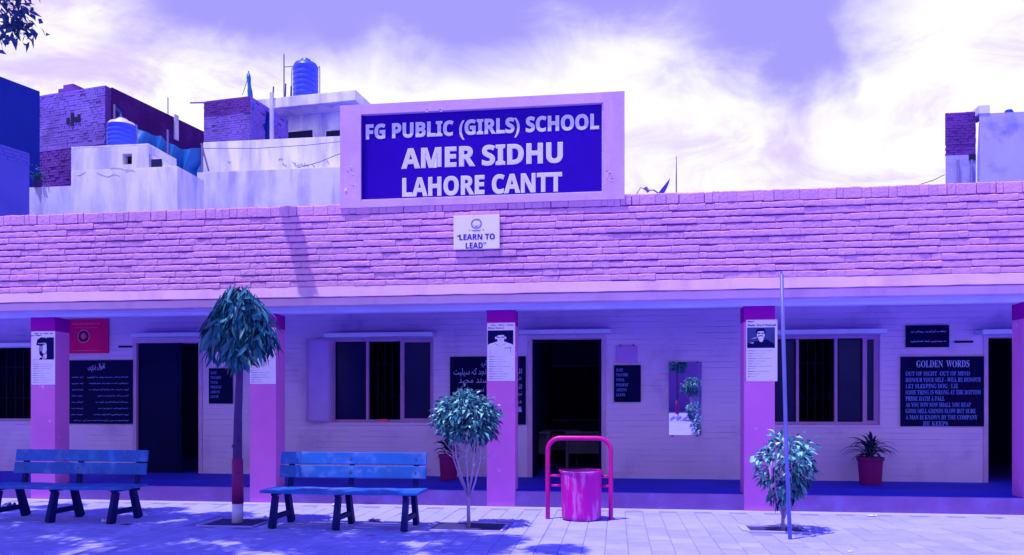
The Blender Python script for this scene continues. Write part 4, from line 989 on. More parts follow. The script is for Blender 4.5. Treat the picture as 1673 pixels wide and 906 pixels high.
# --- potted plants in the veranda
def pot(px, pyb, wpx, hpx, label, leafy):
    zd = FPX * (EYE - FLZ) / (pyb - HY); zd = min(zd, 13.1); p = PT(px, pyb, zd); p.z = FLZ; r = wpx / 2 / FPX * zd; h = hpx / FPX * zd
    t = thing('potted_plant', p, label, 'potted plant'); m = MB()
    m.lathe(p, [(r * .80, .002), (r * .84, .02), (r * .95, h * .8), (r * .96, h * .86), (r * 1.06, h * .87), (r * 1.06, h), (r * .95, h), (r * .93, h * .9)], 28, True, True); m.build('pot', M_pot, t, smooth=False)
    m = MB(); m.lathe(p, [(r * .93, h * .905), (r * .4, h * .93)], 20, False, True); m.build('soil', M_soil, t)
    rg = random.Random(int(px)); C = p + Vector((0, 0, h * .92))
    def blade(L, W, n=6):
        mb = MB(); vs = []
        for i in range(n + 1):
            k = i / n; wv = W / 2 * (math.sin(math.pi * min(1, k * .85 + .15)) if i < n else 0) ; y = L * .8 * k; z = L * (.75 * k - .75 * k * k * (1.0))
            vs += [(-wv, y, z + wv * .4), (0, y, z), (wv, y, z + wv * .4)]
        return mb.add(vs, [f for i in range(n) for f in ((i * 3, i * 3 + 1, i * 3 + 4, i * 3 + 3), (i * 3 + 1, i * 3 + 2, i * 3 + 5, i * 3 + 4))])
    ms = []
    for k in range(3):
        o = (blade(.40 + .05 * k, .05) if not leafy else blade(.22 + .04 * k, .085)).build('leaf', M_leafpot, smooth=True); ms.append(o.data); bpy.data.objects.remove(o)
    m = MB()
    for k in range(5): m.tube([C, C + Vector((rg.uniform(-.06, .06), rg.uniform(-.06, .06), rg.uniform(.18, .40) if leafy else .12))], [.012, .008], 6)
    m.build('stems', M_bark, t)
    for i in range(64):
        a = rg.uniform(0, 6.283); up = rg.uniform(-.25, .85); hgt = rg.uniform(.0, .16) if not leafy else rg.uniform(.0, .44)
        Mx = Matrix.Translation(Vector((rg.uniform(-.04, .04), rg.uniform(-.04, .04), h * .92 + hgt))) @ Matrix.Rotation(a, 4, 'Z') @ Matrix.Rotation(up, 4, 'X') @ Matrix.Scale(rg.uniform(.75, 1.15), 4)
        inst('leaf', rg.choice(ms), t, Mx)
pot(733, 779, 32, 42, 'broad leaved plant in a maroon pot behind the many stemmed tree', True)
pot(1422, 791, 40, 45, 'spiky leaved plant in a maroon pot under the right hand window', False)

# --- the big yard tree whose crown shades the paving; only its lowest twigs hang into the frame
def big_tree():
    rg = random.Random(21); base = Vector((-6.9, 3.6, 0)); t = thing('shade_tree', base, 'large yard tree whose leafy twigs hang in at the top left corner', 'tree')
    m = MB(); m.tube([base + Vector((0, 0, -.05)), base + Vector((.05, .1, 1.5)), base + Vector((.15, .3, 3.2)), base + Vector((.3, .8, 5.2))], [.30, .24, .21, .18], 14); m.build('trunk', M_barkdark, t, smooth=True)
    F = base + Vector((.3, .8, 5.1)); clumps = []
    def allowed(p, mar=.12):
        zd = ZD(p.x, p.y)
        if zd < .3: return True
        px = CX + FPX * (C_ * p.x + S_ * p.y) / zd; py = HY - FPX * (p.z - EYE) / zd
        if py < -14 or px < -25 or px > 1700: return True
        return False
    # crown clumps: ground shade x, y -> clump at height z up the light
    spots = []
    for gx, gy, sp in ((-9.6, 9.6, .55), (-8.7, 10.1, .5), (-8.6, 9.1, .6), (-7.7, 9.7, .55), (-7.8, 8.6, .6), (-6.9, 10.15, .45), (-6.8, 9.2, .6), (-6.9, 8.2, .6), (-6.0, 9.7, .5), (-5.9, 8.7, .6), (-5.2, 9.9, .42), (-5.0, 9.1, .55),
                       (-5.1, 8.2, .55), (-4.5, 9.35, .42), (-4.2, 8.6, .55), (-3.5, 8.9, .45), (-3.4, 8.1, .55), (-2.7, 9.0, .3), (-2.6, 8.5, .42), (-1.9, 8.7, .38), (-1.3, 8.55, .34), (-1.5, 8.0, .45), (-.6, 8.05, .3), (-2.6, 7.6, .6), (-9.6, 8.0, .8), (-8.2, 7.4, .8), (-6.2, 7.2, .8), (-4.4, 7.2, .7), (-6.3, 10.4, .3), (-8.0, 10.6, .3)):
        z = rg.uniform(7.1, 8.4); spots.append((Vector((gx - LX * z, gy - LY * z, z)), sp))
    # a sprig near the wall that throws the streak on the parapet
    zs = 7.3; xw = PX(487, DF)
    spots.append((Vector((xw - LX * (zs - 3.70), DF - LY * (zs - 3.62), zs)), -1))
    for px, py, zd in ((12, 30, 8.2), (25, 12, 8.3), (34, 40, 8.2), (-10, 60, 8.0), (8, 4, 8.4)): spots.append((PT(px, py, zd), -2))
    m = MB(); lf = MB()
    for c, sp in spots:
        mid = F.lerp(c, .5) + Vector((rg.uniform(-.2, .2), rg.uniform(-.2, .2), .5))
        if sp == -1: mid = F.lerp(c, .5) + Vector((0, 0, 1.2))
        m.tube([F, F.lerp(mid, .5) + Vector((0, 0, .2)), mid, mid.lerp(c, .5) + Vector((0, 0, .15)), c], [.06, .045, .03, .018, .006], 6)
        if sp > 0:
            for i in range(int(1500 * sp * sp / .3)):
                d = rdir(rg) * rg.random() ** .4; p = c + Vector((d.x * sp * 1.05, d.y * sp * 1.05, d.z * .42))
                if not allowed(p) or p.z < 5: continue
                dd = (rdir(rg) + Vector((0, 0, -.6))).normalized(); lf.leaf(p, dd, (Vector((0, 0, 1)) + rdir(rg) * .6).normalized(), rg.uniform(.09, .15), rg.uniform(.045, .07), .1)
        elif sp == -1:
            for i in range(800):
                p = c + Vector((rg.gauss(0, .034), rg.uniform(-.13, .12), rg.gauss(0, .04))); dd = (rdir(rg) + Vector((0, 0, -.8))).normalized(); dd.y *= .25
                lf.leaf(p, dd.normalized(), (Vector((0, 0, 1)) + rdir(rg) * .5).normalized(), .09, .05, .1)
        else:
            for i in range(46):
                p = c + Vector((rg.gauss(0, .10), rg.gauss(0, .10), rg.gauss(0, .09))); dd = (rdir(rg) * .8 + Vector((.1, 0, -.5))).normalized()
                lf.leaf(p, dd, (Vector((0, 0, 1)) + rdir(rg) * .8).normalized(), rg.uniform(.09, .13), rg.uniform(.04, .06), .1)
    m.build('limbs', M_barkdark, t, smooth=True); lf.build('crown', M_leafyard, t)
big_tree()

# ================================================================== THE YARD BEHIND THE CAMERA (seen in the mirror)
yw = thing('yard_wall', (2, -8, 0), 'long violet yard wall behind the courtyard, visible only in the mirror', 'wall')
m = MB(); m.box(-26, -8.3, -.02, 26, -8, 3.0); m.build('wall_face', M_yardwall, yw)
m = MB(); m.box(-26, -8.4, 3.002, 26, -7.9, 3.15); m.build('coping', M_beam, yw, bevel=.01)
bed = thing('brick_edging', (3, -2.4, 0), 'zigzag row of tilted edging bricks reflected in the mirror', 'edging')
m0 = MB(); m0.obox((-.11, -.03, -.02), Vector((.8, 0, .6)), (0, 1, 0), Vector((-.6, 0, .8)), .2, .06, .1); o = m0.build('brick', M_kerb); eme = o.data; bpy.data.objects.remove(o)
for i in range(26): inst('brick', eme, bed, Matrix.Translation((-3 + i * .23, 0, .03)))
def yard_copy(src, loc, label, s=1.0, rz=0):
    c = copy_tree(src); c.location = loc; c['label'] = label; c.scale = (s, s, s); c.rotation_euler = (0, 0, rz); return c
yard_copy(slA, (2.25, -3.4, 0), 'drooping tree reflected at the left side of the wall mirror', .9, 2)
yard_copy(figB, (2.62, -.6, 0), 'leafy small tree reflected at the right side of the wall mirror', 1.0, 1)
yard_copy(figC, (2.50, .6, 0), 'low bush reflected at the bottom right of the wall mirror', .75, 4)

# ================================================================== ROOFTOPS BEHIND
def frame_uv(ang): return Vector((math.cos(ang), -math.sin(ang), 0)), Vector((math.sin(ang), math.cos(ang), 0))
def house_box(mb, corner, ang, w, d, z0, z1):          # corner: front right vertical edge; front runs left from it
    u, v = frame_uv(ang); c = Vector((corner.x, corner.y, z0)); mb.obox(c - u * w, u, v, (0, 0, 1), w, d, z1 - z0)
def brick_face(mb, o, u, n, w, z0, z1, bl, bh, rg, skip=.0, proud=.02, depth=.05, gap=.02):
    # loose old brickwork: rows of separate bricks standing out of the wall by uneven amounts. o: left foot, u: along, n: outward
    z = z0; k = 0; u = Vector(u); n = Vector(n)
    while z < z1 - bh * .5:
        x = -(k % 2) * bl * .5
        while x < w:
            a, b = max(x, 0), min(x + bl - gap, w)
            if b - a > bl * .2 and rg.random() > skip:
                pr = rg.uniform(.2, 1) * proud; top = min(z + bh - gap * rg.uniform(.7, 1.3), z1)
                p = Vector(o) + u * a; q = Vector(o) + u * b
                vs = []
                for zz in (z, top):
                    for s_, nn in ((p, pr), (q, pr), (q, -depth), (p, -depth)): vs.append(Vector((s_.x, s_.y, zz)) + n * nn)
                mb.add(vs, [(0, 1, 5, 4), (1, 2, 6, 5), (4, 5, 6, 7), (3, 0, 4, 7), (1, 0, 3, 2)])
            x += bl * rg.uniform(.9, 1.1)
        z += bh; k += 1

# far left blue house (its right side wall shows)
c = PT(65, 149, 26); A17 = R(17); u, v = frame_uv(A17); h1 = thing('blue_house', (c.x, c.y, 0), 'tall plain dark blue house rising at the far left edge', 'house')
m = MB(); house_box(m, c - v * 9, A17, 8, 9, -.02, c.z); m.build('house_walls', M_h_blue, h1)
lp = PT(16, 152, 25.3); lpz = lp.z; q = c - v * 2.6; m = MB(); m.tube([Vector((q.x, q.y, lpz)), Vector((q.x, q.y, lpz)) + u * .3, Vector((q.x, q.y, lpz - .05)) + u * .42], [.03, .03, .03], 8); m.lathe(Vector((q.x, q.y, lpz - .2)) + u * .42, [(.02, .18), (.10, .12), (.13, 0)], 12); m.build('wall_lamp', M_tanklid, h1)
# nearer grey blue wall
c = PT(48, 250, 20.5); h2 = thing('grey_blue_house', (c.x, c.y, 0), 'lower streaked grey blue house at the left edge in front of the blue one', 'house')
m = MB(); house_box(m, c - v * 6, A17, 5, 6, -.02, c.z); m.build('house_walls', M_h_blue2, h2)
rg = random.Random(2); m = MB(); brick_face(m, c - v * 6, v, u, 6, c.z - .32, c.z + .02, .24, .085, rg, .05, .02); m.build('coping_bricks', M_h_blue2, h2, kind='stuff')
# low pale wall between, and a pot plant on it
c = PT(122, 303, 24); lw = thing('low_roof_wall', (c.x, c.y, 0), 'low pale blue roof wall between the grey blue and white houses', 'wall')
m = MB(); house_box(m, c, 0, 1.9, .2, -.02, c.z); m.build('wall_face', M_h_white2, lw)
pp = PT(58, 297, 24.1); pl = thing('rooftop_plant', (pp.x, pp.y, c.z), 'small leafy plant in a dark tub on the low roof wall', 'plant'); pz = c.z
m = MB(); m.lathe((pp.x, pp.y + .1, pz), [(.10, 0), (.13, .2), (.14, .22)], 14); m.build('tub', M_barkdark, pl)
m = MB(); rg = random.Random(8)
for i in range(130): m.leaf(Vector((pp.x + rg.gauss(0, .10), pp.y + .1 + rg.gauss(0, .08), pz + .25 + abs(rg.gauss(.08, .14)))), rdir(rg), Vector((0, 0, 1)), .10, .05, .2)
m.build('foliage', M_leaffig, pl)
# brick house with the long plum coloured side
p1 = PT(172, 139, 30); p2 = PT(320, 210, 34.7); vv = Vector((p2.x - p1.x, p2.y - p1.y, 0)); dlen = vv.length + .0; vv.normalize(); uu = Vector((vv.y, -vv.x, 0)); angb = math.atan2(vv.x, vv.y)
h3 = thing('old_brick_house', (p1.x, p1.y, 0), 'tall unplastered brick house with a long plum coloured side wall', 'house')
m = MB(); house_box(m, p1, angb, 4.6, dlen + 1.2, -.02, p1.z); m.build('house_core', M_mortar, h3)
rg = random.Random(31); zmid = PZ(120, 238, 29.7) if False else EYE + (HY - 232) / FPX * 30
m = MB(); brick_face(m, p1 - uu * 4.6, uu, -vv, 4.6, zmid - 5, zmid - .05, .25, .105, rg, .03, .035, gap=.018); m.build('brick_courses', M_brickold, h3, kind='stuff')
m = MB(); brick_face(m, p1 - uu * 4.6, uu, -vv, 4.6, zmid + .06, p1.z, .25, .095, rg, .02, .022, gap=.012); m.build('brick_courses', M_brickpale, h3, kind='stuff')
m = MB(); m.obox(p1 - uu * 4.62 - vv * .03 + Vector((0, 0, zmid - .06 - p1.z)), uu, vv, (0, 0, 1), 4.6, .1, .12); m.build('ledge_course', M_brickpale, h3)
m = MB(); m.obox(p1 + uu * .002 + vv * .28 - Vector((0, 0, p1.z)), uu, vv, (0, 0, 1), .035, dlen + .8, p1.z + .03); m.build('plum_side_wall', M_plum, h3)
m = MB(); brick_face(m, p1 + uu * .0, vv, uu, .27, zmid - 4, p1.z, .25, .1, rg, 0, .03); m.build('corner_bricks', M_brickold, h3, kind='stuff')
# vent cross in the front
vc = PT(114, 190, 30) ; m = MB()
for a, b, w_, h_ in ((-.3, -.08, .14, .22), (-.09, -.18, .14, .5), (.1, -.06, .1, .2), (.24, -.08, .12, .3)): m.obox(p1 - uu * 1.55 + uu * a - vv * .045 + Vector((0, 0, vc.z - p1.z + b)), uu, vv, (0, 0, 1), w_, .02, h_)
m.build('vent_opening', M_dark, h3)
# raised bits along the side roofline
e = p1 + vv * (dlen * .72); m = MB(); m.obox(e - Vector((0, 0, .9)) + uu * .04, uu, vv, (0, 0, 1), .06, .22, 1.05); m.build('roof_post', M_h_white2, h3)
m = MB(); m.obox(p1 - uu * 2.3, uu, vv, (0, 0, 1), 1.0, .3, .14); m.obox(p1 - uu * 2.05 + Vector((0, 0, .142)), uu, vv, (0, 0, 1), .5, .3, .12); m.build('roof_hump', M_brickold, h3)
e = p1 + vv * (dlen * .66); pr = thing('roof_rod', (e.x, e.y, p1.z), 'thin upright rod on the roof edge of the old brick house', 'rod'); m = MB(); m.tube([e + Vector((0, 0, -.02)) , e + Vector((0, 0, .75))], .022, 6); m.build('rod_shaft', M_steel, pr)

# white house
cw = PT(290, 271, 23); h4 = thing('white_house', (cw.x, cw.y, 0), 'low white plastered house with a small square hole under a water tank', 'house')
u0, v0 = Vector((1, 0, 0)), Vector((0, 1, 0))
wl = cw.x - PX(116, cw.y); zt4 = PZ(160, 240.5, cw.y); xs = PX(243, cw.y)
m = MB(); m.box(cw.x - wl, cw.y, -.02, cw.x, cw.y + 1.5, cw.z); m.build('house_walls', M_h_white, h4, bevel=.012)
rg = random.Random(15)
for (pxa, pya, n) in ((158, 282, 8), (180, 276, 7), (126, 286, 3), (205, 280, 5)):
    m = MB(); pts = [Vector((PX(pxa, cw.y), cw.y - .003, PZ(pxa, pya, cw.y)))]
    for i in range(n): pts.append(pts[-1] + Vector((rg.uniform(.02, .12), 0, rg.uniform(-.05, .05))))
    m.tube(pts, .004, 4); m.build('wall_crack', M_h_blue2, h4)
hx0, hx1, hz0, hz1 = PX(200, cw.y), PX(215.5, cw.y), PZ(208, 268, cw.y), PZ(208, 250.5, cw.y)
m = MB(); Y = cw.y + .003; xl_ = cw.x - wl + .003
m.box(xl_, Y, cw.z + .002, hx0, Y + .25, zt4); m.box(hx1, Y, cw.z + .002, xs, Y + .25, zt4); m.box(hx0, Y, hz1, hx1, Y + .25, zt4)
if hz0 > cw.z + .01: m.box(hx0, Y, cw.z + .002, hx1, Y + .25, hz0)
m.box(xl_, Y + .252, cw.z + .002, xl_ + .25, Y + 1.47, zt4); m.box(xs - .25, Y + .252, cw.z + .002, xs, Y + 1.47, zt4); m.box(xl_ + .252, Y + 1.22, cw.z + .002, xs - .252, Y + 1.47, zt4)
m.build('tank_room_wall', M_h_white, h4)
m = MB(); m.box(xl_, Y, zt4 + .002, xs, Y + 1.47, zt4 + .05); m.build('tank_room_roof', M_h_white, h4, bevel=.01)
# sloping stair cover to the right of it
zA, zB = PZ(247, 258, Y + .5), PZ(283, 262, Y + .5); xb_ = PX(283, Y + .5)
m = MB(); m.add([(xs + .004, Y + .06, cw.z + .002), (xb_, Y + .06, cw.z + .002), (xb_, Y + .06, cw.z + .14), (xs + .004, Y + .06, cw.z + .40), (xs + .004, Y + 1.2, cw.z + .002), (xb_, Y + 1.2, cw.z + .002), (xb_, Y + 1.2, cw.z + .14), (xs + .004, Y + 1.2, cw.z + .40)],
        [(0, 1, 2, 3), (1, 5, 6, 2), (5, 4, 7, 6), (4, 0, 3, 7), (3, 2, 6, 7)]); m.build('stair_cover', M_h_white2, h4)
m = MB(); m.box(PX(246, Y), Y + .03, cw.z + .004, PX(263, Y), Y + .058, cw.z + .24); m.build('stair_opening', M_dark, h4)
def water_tank(base, r, h, label, lid=M_tank, pal=False):
    t = thing('water_tank', base, label, 'water tank', 'plastic water tanks on the roofs'); prof = [(r * .96, 0), (r, .03 * h)]
    n = 6
    for i in range(n):
        z = h * (.08 + .72 * i / n); prof += [(r, z), (r * .965, z + h * .02), (r * .965, z + h * .04), (r, z + h * .06)]
    prof += [(r, h * .82)]
    m = MB(); m.lathe(base, prof, 28, True, False); m.build('tank_body', M_tank, t, smooth=True)
    m = MB(); m.lathe(base, [(r * 1.0, h * .8201), (r * .86, h * .90), (r * .5, h * .955), (r * .40, h * .96), (r * .40, h * 1.0), (r * .3, h * 1.02)], 24, False, True); m.build('tank_dome', lid, t, smooth=True)
    B = Vector(base); m = MB()
    for sg in (-1, 1): m.tube([B + Vector((sg * r * 1.0, 0, h * .80)), B + Vector((sg * r * 1.14, 0, h * .84)), B + Vector((sg * r * 1.17, 0, h * .7)), B + Vector((sg * r * 1.17, 0, .02))], .02, 6)
    m.build('pipe', M_steel, t); return t
tb = PT(199.5, 236, 24.3); tw = 45 / FPX * 24.3 / 2
water_tank((tb.x, tb.y, zt4 + .052), tw, PT(0, 198, 24.3).z - zt4, 'squat blue water tank with a pale domed lid on the white house', M_tanklid)
# tarpaulin slung from a post down to the right
ta, tb_, tcx = PT(187, 173, 25.6), PT(262, 222, 26.2), PT(330, 240, 26.6)
tp = thing('tarpaulin', (ta.x, ta.y, cw.z), 'teal tarpaulin slung in folds from a post above the white house', 'tarpaulin'); m = MB(); n = 30; nv_ = 8; vs = []
for i in range(n + 1):
    k = i / n; top = ta.lerp(tb_, k * 2) if k < .5 else tb_.lerp(tcx, k * 2 - 1); top = top + Vector((0, 0, -.22 * math.sin(math.pi * ((k * 2) % 1)) * 1.0)); hgt = .55 + .45 * k + .28 * math.sin(k * 3.0) ** 2
    if k < .12: hgt *= .6 + k * 3
    for j in range(nv_ + 1):
        f = j / nv_; vs.append(top + Vector((.05 * math.sin(k * 40 + f * 3), .26 * math.sin(k * 34 + f * 2.6 + math.sin(k * 11)) * (.25 + f), -hgt * f - .12 * math.sin(k * 17 + 1) * f)))
m.add(vs, [(i * (nv_ + 1) + j, (i + 1) * (nv_ + 1) + j, (i + 1) * (nv_ + 1) + j + 1, i * (nv_ + 1) + j + 1) for i in range(n) for j in range(nv_)]); m.build('sheet', M_tarp, tp, smooth=True)
for q, zlow in ((ta, cw.z), (PT(274, 214, 25.8), cw.z), (tcx, cw.z)):
    m = MB(); m.tube([Vector((q.x, q.y, zlow)), q + Vector((0, 0, .05))], .03, 6); m.build('prop_pole', M_steel, tp)

# middle house: terrace walls, brick tower, room and slab
h5 = thing('terraced_house', (PT(440, 345, 25).x, PT(440, 345, 25).y, 0), 'pale terraced house with a brick stair tower and flat roofed room', 'house')
def front_box(name, px0, px1, pyl, pyr, zd, dep, z0, mt, bev=.01):
    a, b = PT(px0, pyl, zd), PT(px1, pyr, zd); Y = (a.y + b.y) / 2
    m = MB(); m.box(PX(px0, Y), Y, z0, PX(px1, Y), Y + dep, PZ((px0 + px1) / 2, (pyl + pyr) / 2, Y)); return m.build(name, mt, h5, bevel=bev), Y
_, Yt = front_box('terrace_wall', 322, 620, 281, 270, 25.5, .25, -.02, M_h_white2)
_, Yu = front_box('upper_terrace_wall', 332, 640, 232, 218, 27.0, .25, -.02, M_h_white)
ztf = PZ(440, 262, Yu)
m = MB(); m.box(PX(322, Yt), Yt + .252, 0, PX(620, Yt), Yu - .002, PZ(440, 300, Yt)); m.build('terrace_floor', M_h_white2, h5)
rg = random.Random(14)
for (pxa, pya, n) in ((456, 262, 5), (462, 268, 4), (478, 264, 6), (486, 269, 4), (498, 266, 5), (510, 268, 3), (372, 262, 3), (533, 262, 3)):
    m = MB(); pts = [Vector((PX(pxa, Yu), Yu - .004, PZ(pxa, pya, Yu)))]
    for i in range(n): pts.append(pts[-1] + Vector((rg.uniform(-.02, .10), 0, rg.uniform(-.09, .07))))
    m.tube(pts, .009, 4); m.build('wall_crack', M_h_blue2, h5)
# brick tower, turned a little
ct = PT(409, 155.5, 29.5); At = R(8); u, v = frame_uv(At); wt = 88 / FPX * 29.5; zt5 = ct.z; zbt = PT(409, 240, 29.5).z
m = MB(); house_box(m, ct, At, wt, 2.6, -.02, zt5 - .02); tw_ = m.build('stair_tower', M_mortar, h5)
rg = random.Random(77); zsp = PT(360, 183, 29.5).z
m = MB(); brick_face(m, ct - u * wt, u, -v, wt, zsp, zt5, .235, .085, rg, .02, .022, gap=.014); m.build('brick_courses', M_brickold, tw_, kind='stuff')
m = MB(); brick_face(m, ct - u * wt, u, -v, wt, zbt - .4, zsp - .004, .235, .085, rg, .02, .014, gap=.010); m.build('brick_courses', M_brickpale, tw_, kind='stuff')
m = MB(); brick_face(m, ct, v, u, 2.6, zbt - .4, zt5, .235, .085, rg, .02, .015, gap=.012); m.build('brick_courses', M_brickpale, tw_, kind='stuff')
m = MB(); a = PT(322, 166, 29.4); m.tube([a + Vector((-.28, 0, -.02)), a + Vector((.3, .1, 0))], .03, 6); m.build('roof_spout', M_steel, tw_)
# dark tarp clad gap and stair post
a = PT(411, 160, 29.9); b = PT(441, 185, 30.6)
m = MB(); n = 12; vs = []
for i in range(n + 1):
    k = i / n; p = a.lerp(b, k); zb = zbt - .2
    for j in range(7): f = j / 6; vs.append(Vector((p.x + .04 * math.sin(f * 9 + k * 7), p.y + .08 * math.sin(k * 19 + f * 2), p.z + (zb - p.z) * f)))
m.add(vs, [(i * 7 + j, (i + 1) * 7 + j, (i + 1) * 7 + j + 1, i * 7 + j + 1) for i in range(n) for j in range(6)]); m.build('dark_curtain', M_h_blue, h5, smooth=True)
m = MB(); q = PT(443, 150, 30.2); m.box(q.x - .06, q.y, zbt - 1, q.x + .06, q.y + .12, q.z); m.build('stair_post', M_h_white2, h5)
# room with flat roof slab
Ar = R(6); ur, vr = frame_uv(Ar); cr = PT(604, 166, 32.5); slab = PT(581, 146, 31.6); wr = (604 - 443) / FPX * 32.5 / math.cos(Ar)
zslab = slab.z
m = MB(); house_box(m, cr, Ar, wr, 5, -.02, zslab - .42); m.build('room_wall', M_h_white2, h5)
cs = PT(581, 146, 31.6); m = MB(); house_box(m, cs, Ar, (581 - 372) / FPX * 31.6, 7, zslab - .42, zslab); m.build('roof_slab', M_h_white, h5, bevel=.02)
for pxa, pxb, pya, pyb in ((447, 503, 203, 240), (527, 570, 207, 240)):
    zd = 32.2; a = (pxa - 604) / FPX * 32.5; b = (pxb - 604) / FPX * 32.5; zt_, zb_ = PT(pxa, pya, 32.4).z, PT(pxa, pyb, 32.4).z
    m = MB(); o = Vector((cr.x, cr.y, zb_)) + ur * a - vr * .03; m.obox(o, ur, vr, (0, 0, 1), b - a, .05, zt_ - zb_); w_ = m.build('window', M_dark, h5)
    m = MB(); m.obox(o - ur * .05 - vr * .02, ur, vr, (0, 0, 1), .05, .06, zt_ - zb_ + .05); m.obox(o + ur * (b - a) - vr * .02, ur, vr, (0, 0, 1), .05, .06, zt_ - zb_ + .05); m.obox(o - vr * .02 + Vector((0, 0, zt_ - zb_)), ur, vr, (0, 0, 1), b - a, .06, .05); m.build('window_frame', M_h_white, w_)
tk = PT(499.5, 150, 33.0)
water_tank((tk.x, tk.y, zslab + .002), 41 / FPX * 33.0 / 2, PT(499, 98, 33).z - zslab, 'tall ribbed blue water tank on the flat roof beside a thin mast')
q = PT(464, 88, 33.0); mt_ = thing('roof_mast', (q.x, q.y, zslab), 'thin upright mast with a side arm left of the tall water tank', 'mast')
m = MB(); m.tube([(q.x, q.y, zslab + .002), q], .028, 6); m.build('mast_shaft', M_steel, mt_)
m = MB(); a = PT(464, 109, 33); m.tube([a, a + Vector((.38, 0, 0))], .02, 6); m.build('mast_arm', M_steel, mt_)
for i, (px, py, lab) in enumerate(((466, 141, 'short steel stub at the foot of the roof mast'), (475, 145, 'short steel stub between the roof mast and the tall water tank'), (446, 146, 'short steel stub near the left end of the flat roof'))):
    q = PT(px, py, 32.4); st = thing('rebar_stub', (q.x, q.y, zslab), lab, 'rebar', 'steel stubs on the flat roof'); m = MB(); m.tube([(q.x, q.y, zslab - .1), (q.x + .02, q.y, q.z + .12)], .03, 6); m.build('stub', M_wire, st)
# flag pole wrapped in cloth above the brick tower
q = PT(406, 116, 29.7); fl = thing('wrapped_pole', (q.x, q.y, zt5), 'thin pole wrapped in teal cloth beside the brick stair tower', 'pole')
m = MB(); m.tube([(q.x + .12, q.y, zt5 - .3), q], [.03, .025], 6); m.build('pole_shaft', M_steel, fl)
m = MB(); rg = random.Random(3); pts = [Vector((q.x + .12 * (1 - k / 8), q.y - .01, zt5 - .45 + (q.z - zt5 + .35) * k / 8)) for k in range(9)]; m.tube(pts, [.05 + .035 * rg.random() + .05 * (1 - k / 8) for k in range(9)], 8); m.build('cloth', M_tarp, fl, smooth=True)
m = MB(); m.tube([q + Vector((-.02, 0, -.25)), PT(396, 155, 29.6)], .012, 5); m.build('guy_line', M_wire, fl)
# wires in front of the terrace
def wire(pts, label):
    o = MB(); P = [PT(*p) for p in pts]; o.tube(P, .012, 5); w = o.build('overhead_wire', M_wire, org=P[0]); tag(w, label, 'wire')
wire([(334, 242, 26.3), (420, 242, 26.3), (500, 237, 26.3), (600, 226, 26.3)], 'thin upper wire sagging across the pale terrace wall')
wire([(486, 274, 25.0), (520, 265, 25.0), (552, 252, 25.0), (600, 238, 25.0)], 'slanting lower wire across the pale terrace wall beside the sign')
q = PT(340, 276, 25.2); lp_ = thing('leaning_prop', (q.x, q.y, PZ(340, 278, q.y)), 'thin dark stick leaning on the terrace wall beside the tarpaulin', 'stick'); m = MB(); m.tube([PT(341, 279, 25.3), PT(329, 234, 25.3)], .03, 6); m.build('stick_shaft', M_steel, lp_)

# right hand house
cr2 = PT(1594, 190, 25); Yr = cr2.y; h6 = thing('weathered_house', (PX(1610, Yr), Yr, 0), 'weathered house with a brick pier at the far right edge', 'house')
bx0, bx1 = PX(1545, Yr), PX(1594, Yr); zb6 = PZ(1570, 183, Yr); zbr = PZ(1570, 253, Yr)
m = MB(); m.add([(bx0, Yr, -.02), (bx1, Yr, -.02), (bx1 + .3, Yr + .8, -.02), (bx0 + .33, Yr + .8, -.02), (bx0, Yr, zb6 - .03), (bx1, Yr, zb6 - .03), (bx1 + .3, Yr + .8, zb6 - .03), (bx0 + .33, Yr + .8, zb6 - .03)], [(3, 2, 1, 0), (4, 5, 6, 7), (0, 1, 5, 4), (1, 2, 6, 5), (2, 3, 7, 6), (3, 0, 4, 7)]); m.build('brick_pier', M_mortar, h6); rg = random.Random(5)
m = MB(); brick_face(m, (bx0, Yr, 0), (1, 0, 0), (0, -1, 0), bx1 - bx0, zbr, zb6, .23, .085, rg, .03, .03, gap=.015); m.build('brick_courses', M_brickold, h6, kind='stuff')
m = MB(); m.box(bx0 - .005, Yr - .03, -.02, bx1, Yr - .002, zbr - .01); m.build('plastered_foot', M_h_foot, h6)
m = MB(); m.box(PX(1582, Yr), Yr - .05, PZ(1586, 262, Yr), PX(1593, Yr), Yr - .032, PZ(1586, 252, Yr)); m.build('small_opening', M_dark, h6)
m = MB(); px_ = bx1 + .004; zt6 = PZ(1640, 188, Yr); sh = .41 / 1.06; m.add([(px_, Yr - .25, -.02), (px_ + 7, Yr - .25, -.02), (px_ + 7, Yr + 5, -.02), (px_ + 5.25 * sh + .1, Yr + 5, -.02), (px_, Yr - .25, zt6), (px_ + 7, Yr - .25, zt6), (px_ + 7, Yr + 5, zt6), (px_ + 5.25 * sh + .1, Yr + 5, zt6)], [(3, 2, 1, 0), (4, 5, 6, 7), (0, 1, 5, 4), (1, 2, 6, 5), (2, 3, 7, 6), (3, 0, 4, 7)]); m.build('house_walls', mat('stained_plaster', (0.4, 0.37, 0.9), .9, .1, .8, .2, 12, dirt=(0.16, 0.14, 0.62), dscale=1.1, damt=.8), h6)
m = MB(); m.box(px_ - .02, Yr - .27, PZ(1640, 188, Yr) + .002, px_ + .3, Yr + .6, PZ(1600, 177, Yr)); m.build('roof_upstand', M_h_white2, h6)
for px in (1566, 1588):
    m = MB(); xx = PX(px, Yr - .1); m.tube([(xx, Yr - .09, 3), (xx, Yr - .09, PZ(px, 262, Yr))], .035, 8); m.build('drain_pipe', M_steel, h6)
m = MB(); xx = PX(1668, Yr); m.lathe((xx + .1, Yr + 1, PZ(1640, 188, Yr)), [(.18, 0), (.2, .3), (.1, .5)], 14); m.build('roof_vent', M_h_blue, h6)
wire([(1500, 302, 24.5), (1525, 294, 24.6), (1543, 285, 24.8)], 'short thin wire running to the weathered house at the right')

